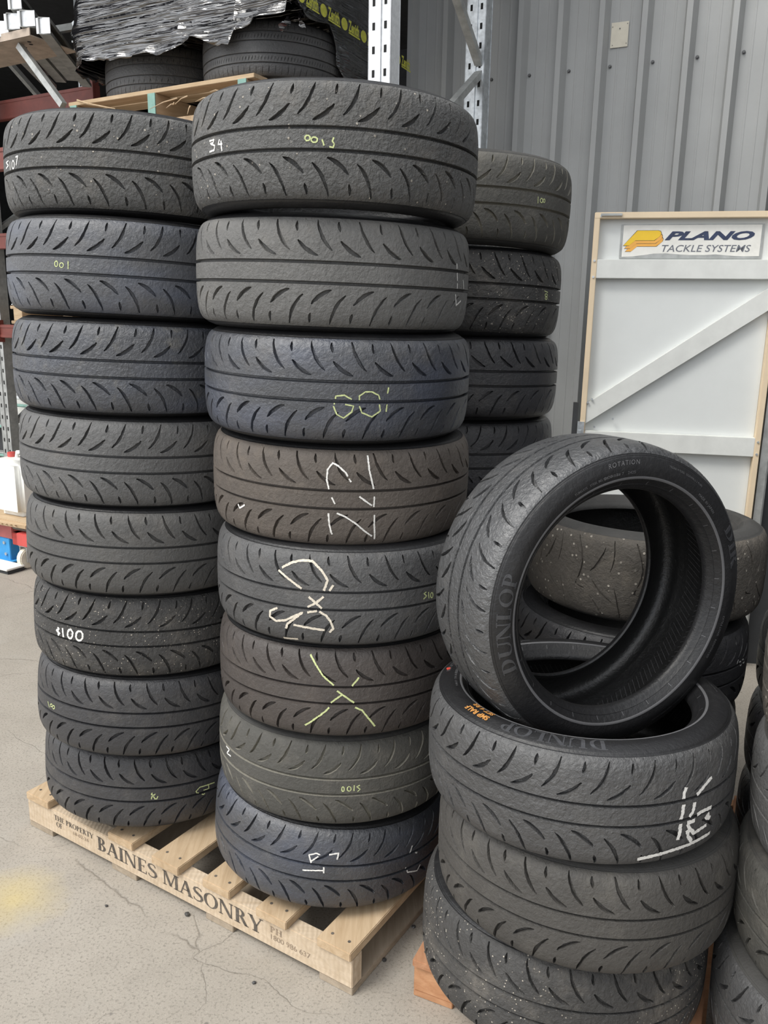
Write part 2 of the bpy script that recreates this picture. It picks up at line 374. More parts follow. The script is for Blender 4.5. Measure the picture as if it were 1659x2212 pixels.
def poly_geo(polys):
    V = []; F = []
    for p in polys:
        b = len(V); V += [(a, c, 0) for a, c in p]; F.append(tuple(range(b, b+len(p))))
    return V, F
def flat_mesh(VF, M, z=0.0):
    V, F = VF
    return mesh([M @ Vector((v[0], v[1], v[2]+z)) for v in V], F)

# ------------------------------------------------------------------ tyre geometry (axis = local z)
RT = .325
_pz = [0, .05, .075, .09, .1, .105, .108]; _pr = [.325, .3240, .3216, .3182, .3132, .3090, .3045]
def prof(z): return float(np.interp(abs(z), _pz, _pr))
SIDE = [(.3050, .108), (.3030, .1086), (.3022, .1092), (.3008, .1106), (.3000, .1104), (.2985, .1122), (.2965, .1131), (.293, .1150), (.288, .1166), (.282, .1192), (.275, .1203), (.268, .1203), (.262, .1192),
        (.2602, .1190), (.2570, .1192), (.2548, .1172), (.250, .1128), (.246, .1085), (.2435, .1062), (.2425, .1064), (.240, .1030), (.2365, .0995), (.2335, .0965), (.2315, .0930), (.2303, .0885), (.2306, .0845)]
LINER = [(.2306, .0845), (.2335, .0815), (.238, .0840), (.246, .0920), (.258, .1000), (.275, .1050), (.290, .1040), (.300, .0960), (.306, .080), (.309, .055), (.310, .025), (.310, -.025), (.309, -.055), (.306, -.080), (.300, -.0960), (.290, -.1040), (.275, -.1050), (.258, -.1000), (.246, -.0920), (.238, -.0840), (.2335, -.0815), (.2306, -.0845)]
def side_z(r):
    rr = [a for a, b in SIDE][::-1]; zz = [b for a, b in SIDE][::-1]
    return float(np.interp(r, rr, zz))
def revolve(P, n=128, flip=False, sharp=50):
    V = []; F = []
    for i in range(n):
        a = 2*PI*i/n
        V += [(r*math.cos(a), r*math.sin(a), z) for r, z in P]
    k = len(P)
    for i in range(n):
        j = (i+1) % n
        for q in range(k-1):
            f = (i*k+q, i*k+q+1, j*k+q+1, j*k+q)
            F.append(f[::-1] if flip else f)
    return mesh(V, F, True, sharp)
def bez(p0, p1, p2, n=9):
    return [((1-t)**2*p0[0]+2*t*(1-t)*p1[0]+t*t*p2[0], (1-t)**2*p0[1]+2*t*(1-t)*p1[1]+t*t*p2[1]) for t in [i/(n-1) for i in range(n)]]
def slash_outline(pts, w, taper=.45):
    q = [Vector(p) for p in pts]; n = len(q); Lf = []; Rg = []; Li = []; Ri = []
    for i, p in enumerate(q):
        t = (q[min(i+1, n-1)]-q[max(i-1, 0)]).normalized(); nn = Vector((-t.y, t.x)); s = i/(n-1)
        ww = w/2*max(.12, math.sin(PI*min(max(s, .02), .98))**taper)
        Lf.append(p+nn*ww); Rg.append(p-nn*ww)
        wi = max(ww-.0011, ww*.35); sh = t*(.0012 if i == 0 else (-.0012 if i == n-1 else 0))
        Li.append(p+nn*wi+sh); Ri.append(p-nn*wi+sh)
    return Lf+Rg[::-1], Li+Ri[::-1]
def inside(poly, x, y):
    c = False; n = len(poly); j = n-1
    for i in range(n):
        if (poly[i].y > y) != (poly[j].y > y) and x < (poly[j].x-poly[i].x)*(y-poly[i].y)/(poly[j].y-poly[i].y)+poly[i].x: c = not c
        j = i
    return c
def tread_mesh(npitch, grooves, slashes, depth, flip=False, gw=.0042, usub=6, prf=prof, Rr=RT, zedge=.108, half=None):
    """one pitch of tread is triangulated in (arc, z), with the cuts sunk, then wrapped round the tyre;
    half = number of grid steps by which the mirrored lower half is shifted against the upper one"""
    P = 2*PI*Rr/npitch
    pts = []; dep = []; edges = []
    outl = []
    for pl, w in slashes:
        o_, i_ = slash_outline([(u*P, z) for u, z in pl], w); outl.append(o_)
        for poly, d in ((o_, 0.0), (i_, depth)):
            b = len(pts); m = len(poly)
            pts += [Vector((p.x, p.y)) for p in poly]; dep += [d]*m; edges += [(b+k, b+(k+1) % m) for k in range(m)]
    rows = [-zedge, -.1055, -.101, -.093, -.082, -.066, -.05, -.036, 0, .036, .05, .066, .082, .093, .101, .1055, zedge]
    if half is not None: rows = [z for z in rows if z >= 0]; grooves = [g for g in grooves if g > 0]
    rows = [z for z in rows if all(abs(z-g) > gw+.004 for g in grooves)]
    rl = [(z, 0.0, abs(abs(z)-zedge) < 1e-6 or (half is not None and z == 0)) for z in rows]
    for g in grooves:
        rl += [(g-gw-.0028, 0., False), (g-gw, 0.0, True), (g-gw*.5, depth*1.05, True), (g+gw*.5, depth*1.05, True), (g+gw, 0.0, True), (g+gw+.0028, 0., False)]
    for z, d, con in rl:
        prev = None
        for k in range(usub+1):
            u = P*k/usub
            if not con and 0 < k < usub:
                bad = False
                for o_ in outl:
                    if inside(o_, u, z) or min((q.x-u)**2+(q.y-z)**2 for q in o_) < .0028**2: bad = True; break
                if bad: prev = None; continue
            pts.append(Vector((u, z))); dep.append(d); i = len(pts)-1
            if con and prev is not None: edges.append((prev, i))
            prev = i
    for uu in (0, P):
        col_ = sorted([i for i, p in enumerate(pts) if abs(p.x-uu) < 1e-9], key=lambda i: pts[i].y)
        edges += list(zip(col_, col_[1:]))
    V2, E2, F2, ov, oe, of = delaunay_2d_cdt(pts, edges, [], 0, 1e-6)
    D2 = [max([dep[k] for k in o]) if len(o) else 0.0 for o in ov]
    idx = {}; V = []; F = []; mi = []
    sg = -1 if flip else 1
    CQ = round(2*PI*Rr/1e-6)
    for mz, sh in (((1, 0.0),) if half is None else ((1, 0.0), (-1, half*P/usub))):
        for k in range(npitch):
            loc = []
            for j, p in enumerate(V2):
                arc = k*P+p.x+sh
                key = (round(arc/1e-6) % CQ, round(p.y*mz, 6))
                alt = None
                for dk in (0, 1, -1):
                    kk = ((key[0]+dk) % CQ, key[1])
                    if kk in idx: alt = idx[kk]; break
                if alt is None:
                    alt = idx[key] = len(V)
                    a = sg*arc/Rr; z = sg*p.y*mz
                    if 0 < p.x < P: a += (.0006*math.sin(a*311+z*900)+.0004*math.sin(a*157-z*1500))/Rr
                    r = prf(p.y)-D2[j]
                    V.append((r*math.cos(a), r*math.sin(a), z))
                loc.append(alt)
            for f in F2:
                t = tuple(loc[q] for q in f)
                if len(set(t)) < 3: continue
                F.append(t if mz > 0 else t[::-1]); mi.append(1 if max(D2[q] for q in f) > 0 else 0)
    me = mesh(V, F, True, 38)
    me.materials.append(MT['grey']); me.materials.append(MT['grey'])
    me.polygons.foreach_set('material_index', mi); me.update()
    return me
NP = 23; GZ = .0205
_A = .06
_long = bez((_A, .043), (_A+.28, .064), (_A+.37, .103)); _med = bez((_A+.33, .0335), (_A+.60, .040), (_A+.81, .063)); _dash = bez((_A+.83, .080), (_A+.86, .09), (_A+.865, .1005), 5)
SL = [(_long, .0074), (_med, .0090), (_dash, .0066)]
TREAD = {'A': tread_mesh(NP, (GZ, -GZ), SL, .0092, gw=.0037, half=2), 'B': tread_mesh(NP, (GZ, -GZ), SL, .0092, True, gw=.0037, half=2)}
SLW = [(a, w*.72) for a, w in SL]
TREAD['Aw'] = tread_mesh(NP, (GZ, -GZ), SLW, .0032, False, .0032, half=2)
TREAD['Bw'] = tread_mesh(NP, (GZ, -GZ), SLW, .0032, True, .0032, half=2)
# the stone-flecked tyre: hooked sweeping cuts, no straight grooves
SG = [(bez((.10, .100), (.34, .035), (.16, -.012), 12), .0060), (bez((.16, -.016), (.06, -.034), (.30, -.034), 8), .0060), (bez((.62, .082), (.52, .03), (.38, .014), 9), .0055),
      (bez((.44, -.010), (.60, -.045), (.80, -.060), 9), .0050), (bez((.40, -.05), (.55, -.075), (.62, -.101), 8), .0050), (bez((.74, .10), (.82, .06), (.72, .02), 8), .0045), (bez((.80, -.02), (.90, -.06), (.93, -.10), 8), .0045)]
TREAD['G'] = tread_mesh(13, (), SG, .0045, usub=9)
# road tyres on the rack: four grooves and close sipes
def _bars(us, z0, z1, sl, w): return [([(u, z0), (u+sl*.5, (z0+z1)/2), (u+sl, z1)], w) for u in us]
SR1 = _bars((.12, .62), .064, .104, .16, .0022) + _bars((.12, .62), .030, .058, .12, .0022) + _bars((.30, .80), .034, .052, -.1, .0010) + _bars((.12, .62), -.058, -.030, .12, .0022) + _bars((.30, .80), -.052, -.034, -.1, .0010) + _bars((.12, .62), -.104, -.064, .16, .0022)
SR2 = _bars((.15, .65), .070, .104, .05, .0020) + _bars((.10, .35, .60, .85), .034, .052, .10, .0028) + _bars((.10, .35, .60, .85), -.052, -.034, .10, .0028) + _bars((.15, .65), -.104, -.070, .05, .0026)
TREAD['R1'] = tread_mesh(36, (.061, .0245, -.0245, -.061), SR1, .0055, False, .0035)
TREAD['R2'] = tread_mesh(36, (.061, .0245, -.0245, -.061), SR2, .0055, False, .0035)
SIDE_UP = revolve(SIDE, 144, True); SIDE_DN = revolve([(r, -z) for r, z in SIDE], 144, False)
LINER_ME = revolve(LINER, 96, True)
# hatch of fine ribs moulded on the inner liner crown
def liner_ribs():
    mb = MB()
    n = 150
    for i in range(n):
        a = 2*PI*i/n
        for sgn in (1, -1):
            V = []
            for t in (0, .5, 1):
                z = sgn*(.004+.036*t); aa = a+.07*t
                for da in (-.0011, .0011):
                    r = .3088-.0008*t if True else 0
                    V.append((r*math.cos(aa+da), r*math.sin(aa+da), z))
            mb.add(V, [(0, 1, 3, 2), (2, 3, 5, 4)])
    return mesh(mb.v, mb.f)
RIBS_ME = liner_ribs()
def sidetext(V, F, th0, rm, up=True, h=.0006, thick=.0):
    """bend flat text onto the upper sidewall: tops outward, reading clockwise about +z"""
    out = []
    for x, y, z in V:
        r = rm+y; a = th0-x/rm
        out.append((r*math.cos(a), r*math.sin(a), side_z(r)+h+z))
    return mesh(out, F)
def outline_geo(polys_text, size):
    return poly_geo(polys_text)
def chalk(parent, strokes, mat, label, w=.0042, seed=0, crown=prof):
    rnd = random.Random(seed+len(strokes)*13)
    V = []; F = []
    for st in strokes:
        pts = []
        for (t0, z0), (t1, z1) in zip(st, st[1:]):
            n = max(1, int(math.hypot((t1-t0)*RT, z1-z0)/.0028))
            for k in range(n): pts.append((t0+(t1-t0)*k/n, z0+(z1-z0)*k/n))
        pts.append(st[-1]); row = []
        for i, (t, z) in enumerate(pts):
            a = pts[max(i-1, 0)]; b = pts[min(i+1, len(pts)-1)]
            dx, dz = (b[0]-a[0])*RT, b[1]-a[1]; L = math.hypot(dx, dz) or 1
            nx, nz = -dz/L, dx/L
            z = max(-.1065, min(.1065, z))
            w1 = w/2*(.75+.5*rnd.random()); w2 = w/2*(.75+.5*rnd.random())
            q = []
            for s_ in (w1, -w2):
                tt = t+s_*nx/RT; zz = max(-.1075, min(.1075, z+s_*nz)); r = crown(zz)+.0007
                q.append((r*math.cos(tt), r*math.sin(tt), zz))
            row.append((q, abs(abs(z)-GZ) < .0030 or rnd.random() < .006))
        for (q0, g0), (q1, g1) in zip(row, row[1:]):
            if g0 or g1: continue
            b = len(V); V += q0+q1; F.append((b, b+1, b+3, b+2))
    if not F: return
    o = link('chalk_mark', mesh(V, F), mat, parent); o['label'] = label
    return o
def make_tyre(name_label, loc, rot, pat='A', mat='grey', side='side', phase=0.0, group=None, groove=None, ribs=False):
    t = thing('tyre', name_label, 'tyre', loc, rot, group)
    tr = link('tread', TREAD[pat], None, t)
    for i, mm in ((0, MT[mat]), (1, MT[groove] if groove else MT[mat])):
        tr.material_slots[i].link = 'OBJECT'; tr.material_slots[i].material = mm
    tr.rotation_euler = (0, 0, phase)
    link('sidewall', SIDE_UP, MT[side], t); link('sidewall', SIDE_DN, MT[side], t)
    link('inner_liner', LINER_ME, MT['liner'], t)
    return t
def tilt(tx, ty): return Matrix.Rotation(tx, 3, 'X') @ Matrix.Rotation(ty, 3, 'Y')

# ------------------------------------------------------------------ setting
UR = Vector((-.8716, .4903, 0)); VR = Vector((.4903, .8716, 0)); P0 = Vector((-.581, 3.777, 0))
def RK(s, off, z): return P0 + UR*s + VR*off + Vector((0, 0, z))
MR = Matrix((UR, VR, Vector((0, 0, 1)))).transposed()          # rack frame axes (note: left-handed pair is avoided below)
def build_setting():
    mb = MB(); mb.add([(-14, -6, 0), (10, -6, 0), (10, 14, 0), (-14, 14, 0)], [(0, 1, 2, 3)])
    f = mb.build('floor', MT['concrete']); f['kind'] = 'structure'
    # corrugated wall: one folded sheet with real thickness
    wp = Vector((.53, 4.54, 0)); wd = Vector((.9071, -.421, 0)); wn = Vector((-.421, -.9071, 0))
    mod = .1965; s0 = .525; prof_ = []
    k0, k1 = -5, 22
    for k in range(k0, k1):
        b = s0+k*mod
        prof_ += [(b-.030, 0), (b-.0175, .050), (b+.0075, .050), (b+.027, 0), (b+.066, 0), (b+.069, .0014), (b+.075, .0014), (b+.078, 0), (b+.118, 0), (b+.121, .0014), (b+.127, .0014), (b+.130, 0)]
    V = []; F = []
    for th in (0, -.004):
        for z in (0.02, 5.2):
            V += [wp+wd*a+wn*(d+th)+Vector((0, 0, z)) for a, d in prof_]
    n = len(prof_)
    for i in range(n-1):
        F.append((i, i+1, n+i+1, n+i)); F.append((2*n+i, 3*n+i, 3*n+i+1, 2*n+i+1))
    F += [(0, n, 3*n, 2*n), (n-1, 2*n+n-1, 4*n-1, 2*n-1), ] + [(n+i, n+i+1, 3*n+i+1, 3*n+i) for i in range(n-1)]
    w = link('wall_right', mesh(V, F), MT['wall']); w['kind'] = 'structure'
    for row in (2.792, 1.25):
        for k in range(-3, 8):
            p = wp+wd*(s0+k*mod+.040)+wn*.0005+Vector((0, 0, row)); mb = MB()
            mb.tube([p, p+wn*.004], .0085, 8); mb.tube([p+wn*.004, p+wn*.010], .0055, 6)
            mb.build('screw', MT['screw'], w)
    # shed interior behind the racking
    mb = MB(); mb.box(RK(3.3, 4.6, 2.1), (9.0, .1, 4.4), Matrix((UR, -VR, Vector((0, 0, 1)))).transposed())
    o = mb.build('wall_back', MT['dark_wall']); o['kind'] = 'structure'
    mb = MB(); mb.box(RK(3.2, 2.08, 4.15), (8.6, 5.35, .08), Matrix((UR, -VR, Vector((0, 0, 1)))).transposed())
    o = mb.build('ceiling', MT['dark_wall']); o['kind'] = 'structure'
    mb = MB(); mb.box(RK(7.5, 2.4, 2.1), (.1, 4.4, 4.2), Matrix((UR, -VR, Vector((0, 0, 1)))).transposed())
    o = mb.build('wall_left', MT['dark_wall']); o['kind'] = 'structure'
    # the braced door leaning flat in front of the wall
    d0 = Vector((.93, 3.85, 0)); a = R(-12); dx = Vector((math.cos(a), math.sin(a), 0)); dn = Vector((math.sin(a), -math.cos(a), 0))
    MD = Matrix((dx, -dn, Vector((0, 0, 1)))).transposed()
    D = lambda x, y, z: d0+dx*x+dn*y+Vector((0, 0, z))
    door = bpy.data.objects.new('door_1', None); C.objects.link(door); door.location = (0, 0, 0); door['kind'] = 'structure'
    mb = MB(); mb.box(D(.38, -.018, 1.04), (.75, .012, 2.03), MD); mb.build('door_panel', MT['door'], door)
    for c, d in ((D(-.004, 0, 1.04), (.024, .05, 2.07)), (D(.768, 0, 1.04), (.024, .05, 2.07)), (D(.382, 0, 2.062), (.796, .052, .026)), (D(.382, 0, .017), (.796, .05, .03))):
        mb = MB(); mb.box(c, d, MD); mb.build('frame_rail', MT['door_frame'], door, bevel=.002)
    for z0, z1 in ((1.795, 1.876), (1.022, 1.108), (.12, .20)):
        mb = MB(); mb.box(D(.382, .006, (z0+z1)/2), (.748, .036, z1-z0), MD); mb.build('cross_bar', MT['door_bar'], door, bevel=.002)
    for (zl, zr) in (((1.141, 1.233), (1.672, 1.772)),):
        V = []
        for y in (-.012, .018):
            V += [D(.008, y, zl[0]), D(.008, y, zl[1]), D(.756, y, zr[1]), D(.756, y, zr[0])]
        mb = MB(); mb.add(V, [(0, 1, 2, 3), (7, 6, 5, 4), (0, 4, 5, 1), (1, 5, 6, 2), (2, 6, 7, 3), (3, 7, 4, 0)]); mb.build('diagonal_brace', MT['door_bar'], door)
    for x, z in ((.05, 1.128), (.13, 1.168), (.012, 2.06), (-.004, 1.87), (-.004, 1.80), (.768, 1.09), (.768, 1.035), (.012, 1.24), (.03, 1.255)):
        mb = MB(); mb.tube([D(x, .008 if 0 < x < .75 else .024, z), D(x, .03, z)], .005, 8); mb.build('rivet', MT['galv'], door)
    mb = MB(); mb.box(D(.055, .03, 2.064), (.09, .012, .010), MD); mb.build('hinge', MT['galv_dull'], door)
    mb = MB(); mb.box(D(-.012, .022, 1.10), (.03, .02, .10), MD, .0); mb.box(D(-.016, .036, 1.085), (.012, .012, .05), MD)
    mb.build('latch', MT['galv'], door)
    mb = MB(); mb.box(D(-.040, -.01, 1.14), (.024, .03, .19), MD); mb.build('rubber_strip', MT['dark_strip'], door)
    # steel channel post right of the door and the dark sheet beyond it
    mb = MB(); mb.box(D(.807, -.02, 1.4), (.032, .05, 2.8), MD); mb.box(D(.828, -.045, 1.4), (.012, .06, 2.8), MD)
    o = mb.build('trim_1', MT['galv_dull']); o['kind'] = 'structure'
    # unseen dark wall added to darken the rib flanks and right sides of tyres
    c0 = Vector((2.02, 3.60, 0)); c1 = Vector((2.95, -1.2, 0)); cd = (c1-c0).normalized(); cn = Vector((-cd.y, cd.x, 0)); L_ = (c1-c0).length
    V = []; nr = int(L_/.11); pr = []
    for k in range(nr):
        q = k*.11
        pr += [(q, 0), (q+.035, 0), (q+.055, .03), (q+.09, .03)]
    for z in (.08, 3.60):
        V += [c0+cd*q+cn*h_+Vector((0, 0, z)) for q, h_ in pr]
    n = len(pr); F = [(i, i+1, n+i+1, n+i) for i in range(n-1)]
    o = link('wall_added_shade', mesh(V, F), MT['dark_strip']); o['kind'] = 'structure'
    mb = MB(); mb.box(D(1.06, -.07, 1.25), (.45, .03, 2.5), MD); mb.box(c0+cd*.05-Vector((0, 0, -1.80)), (.12, .12, 3.54))
    mb.build('container_frame', MT['dark_strip'], o)
    mb = MB(); mb.box(D(1.06, -.05, 1.12), (.44, .02, .07), MD); mb.build('red_stripe', MT['red_beam'], o)
    # sign on the door
    s = thing('sign', 'white rectangular shop sign with a layered yellow letter mark on the pale braced door', 'sign', D(.40, -.012, 1.955), MD)
    def SB(V): return [Vector(v) for v in V]
    mb = MB(); mb.box((0, -.004, 0), (.594, .004, .144)); mb.build('backing', MT['galv_dull'], s)
    bw, bh = .574, .136
    # face with a peeling, uneven lower edge
    low = [(-.287, -.066), (-.24, -.064), (-.19, -.058), (-.15, -.052), (-.10, -.051), (-.05, -.055), (0, -.058), (.06, -.058), (.11, -.055), (.16, -.060), (.22, -.063), (.287, -.062)]
    V = [(x, -.0066, z) for x, z in low] + [(x, -.0066, .068) for x, z in low[::-1]]
    link('sign_face', mesh(V, [tuple(range(len(V)))]), MT['sign_white'], s)
    k = .574/1480
    def W(X, Y): return ((X-140)*k-.287, .068-(Y-68)*k*.96)
    def layer(dx_, dy_, mt, z, grow=0.0):
        P = [(150, 298), (295, 130), (520, 130), (545, 138), (556, 160), (550, 185), (530, 205), (485, 240), (278, 240), (262, 255), (215, 298)]
        cx, cy = 350, 210
        q = [W(x+dx_+grow*(1 if x > cx else -1)*5, y+dy_+grow*(1 if y > cy else -1)*4) for x, y in P]
        n_ = len(q); V = [(x, -z, y) for x, y in q]+[(x, -z+.0004, y) for x, y in q]
        return link('letter_mark', mesh(V, [tuple(range(n_))]), mt, s)
    for i, (a_, b_, m_) in enumerate(((26, 68, 'orange'), (15, 33, 'orange'), (0, 0, 'yellow'))):
        layer(a_, b_, MT['ink'], .0070+i*.0006, 1.0); layer(a_, b_, MT[m_], .0073+i*.0006)
    Mt = Matrix(((1, 0, 0), (0, 0, -1), (0, 1, 0)))     # text plane -> sign plane (y up becomes z)
    def stext(st, X0, X1, Yb, Yt, mt, offset, shear, name, z=.0074):
        V, F = text_geo(st, 1, shear, offset); xs = [v[0] for v in V]; ys = [v[1] for v in V]
        x0, y0 = W(X0, Yb); x1, y1 = W(X1, Yt); sx = (x1-x0)/(max(xs)-min(xs)); sy = (y1-y0)/(max(ys)-min(ys))
        link(name, mesh([((x-min(xs))*sx+x0, -z, (y-min(ys))*sy+y0) for x, y, _ in V], F), mt, s)
    stext('PLANO', 598, 1552, 240, 138, MT['navy'], .045, .36, 'lettering')
    stext('TACKLE SYSTEMS', 575, 1525, 370, 292, MT['sign_grey'], .004, .22, 'lettering')
    # notice on the wall
    p = wp+wd*.600+wn*.006+Vector((0, 0, 2.925)); MW = Matrix((wd, -wn, Vector((0, 0, 1)))).transposed()
    t = thing('notice', 'small blank weathered card pinned high on the grey corrugated wall', 'notice', p, MW)
    mb = MB(); mb.box((0, 0, 0), (.080, .0025, .108)); mb.build('card', MT['paper'], t)
    for x, z in ((0, .026), (-.03, -.043), (.034, -.04), (.034, .044), (-.034, .036)):
        mb = MB(); mb.tube([(x, 0, z), (x, -.004, z)], .003 if x == 0 else .0018, 8); mb.build('pin', MT['screw'], t)
    return D
DOOR = build_setting()

# ------------------------------------------------------------------ pallets
def pallet(name_label, origin, u, L, Wd, group, ws, tops, bots, wx='wood_y', wf='wood_saw', h=(.020, .082, .025), stencil=False, nb=3, extra=None):
    """u runs along the bearers, v across; origin is the front near corner at ground level"""
    u = Vector(u).normalized(); v = Vector((-u.y, u.x, 0))
    if v.y < 0: v = -v
    Mp = Matrix((u, v, Vector((0, 0, 1)))).transposed()
    t = thing('pallet', name_label, 'pallet', origin, Matrix.Identity(3), group)
    hb, hs, ht = h
    P = lambda a, b, z: u*a+v*b+Vector((0, 0, z))
    for i in range(nb):
        b = .02+(Wd-.04)*i/(nb-1)
        mb = MB(); mb.box(P(L/2, b, hb+hs/2), (L, .042, hs), Mp); mb.build('bearer', MT[wf], t, bevel=.002)
    for a0, a1 in bots:
        mb = MB(); mb.box(P((a0+a1)/2, Wd/2, hb/2), (a1-a0, Wd, hb), Mp); mb.build('bottom_board', MT[ws], t, bevel=.0015)
    for i, (a0, a1) in enumerate(tops):
        mb = MB(); j = random.uniform(-.006, .006)
        mb.box(P((a0+a1)/2, Wd/2+j-.004, hb+hs+ht/2), (a1-a0, Wd+.008, ht), Mp); bd = mb.build('top_board', MT[wx], t, bevel=.002)
        for b in (.022, Wd/2, Wd-.022):
            for da in (.025, -.025):
                q = P((a0+a1)/2+da, b, hb+hs+ht); mb = MB(); mb.tube([q-Vector((0, 0, .004)), q+Vector((0, 0, .0008))], .0042, 7); mb.build('nail', MT['ink'], bd)
    return t, P, Mp
u_a = Vector((-1.06, .6608, 0)); near = Vector((-.0563, 1.6651, 0))
tA, PA, MA = pallet('pale wooden pallet with stencilled lettering along its front, under the two tallest front tyre stacks', near, u_a, 1.25, 1.03, 'wooden pallets on the yard floor', 'wood_grey',
    [(0, .100), (.194, .293), (.389, .486), (.570, .674), (.758, .862), (1.133, 1.242)], [(0, .10), (.384, .483), (.756, .862), (1.135, 1.25)])
def stencil_A():
    # front face plane: x runs right (minus u), z up, 0.6 mm proud of the front bearer
    def put(VF, a0, a1, z0, z1, mat, name):
        V, F = VF; xs = [p[0] for p in V]; ys = [p[1] for p in V]
        sx = (a0-a1)/(max(xs)-min(xs)); sy = (z1-z0)/(max(ys)-min(ys))
        W_ = [PA(a0-(x-min(xs))*sx, -.0018, z0+(y-min(ys))*sy) for x, y, _ in V]
        link(name, mesh(W_, F), MT[mat], tA)
    put(poly_geo(serif_polys('BAINES MASONRY', 1)[0]), .920, .278, .043, .088, 'ink', 'stencil_lettering')
    put(poly_geo(serif_polys('THE PROPERTY', 1)[0]), 1.119, .936, .070, .087, 'ink', 'stencil_lettering')
    put(poly_geo(serif_polys('OF', 1)[0]), 1.111, 1.083, .048, .065, 'ink', 'stencil_lettering')
    put(text_geo('18-02-26'), 1.03, .960, .050, .061, 'ink_faint', 'date_stamp')
    put(poly_geo(serif_polys('PH', 1)[0]), .255, .215, .066, .083, 'ink_faint', 'stencil_lettering')
    put(text_geo('1800 986 637'), .252, .126, .045, .060, 'ink_faint', 'stencil_lettering')
stencil_A()
u_b = Vector((.908, -.419, 0)); 
tB, PB, MB_ = pallet('reddish-brown wooden pallet under the front right tyre stacks', Vector((.0921, 1.672, 0)), u_b, 1.20, 1.10, 'wooden pallets on the yard floor', 'wood_red',
    [(0, .09), (.13, .22), (.27, .36), (.42, .51), (.545, .64), (.665, .76), (.80, .89), (.94, 1.03), (1.11, 1.20)], [(0, .1), (.55, .65), (1.10, 1.2)], wx='wood_red_y', wf='wood_red', h=(.018, .075, .020))
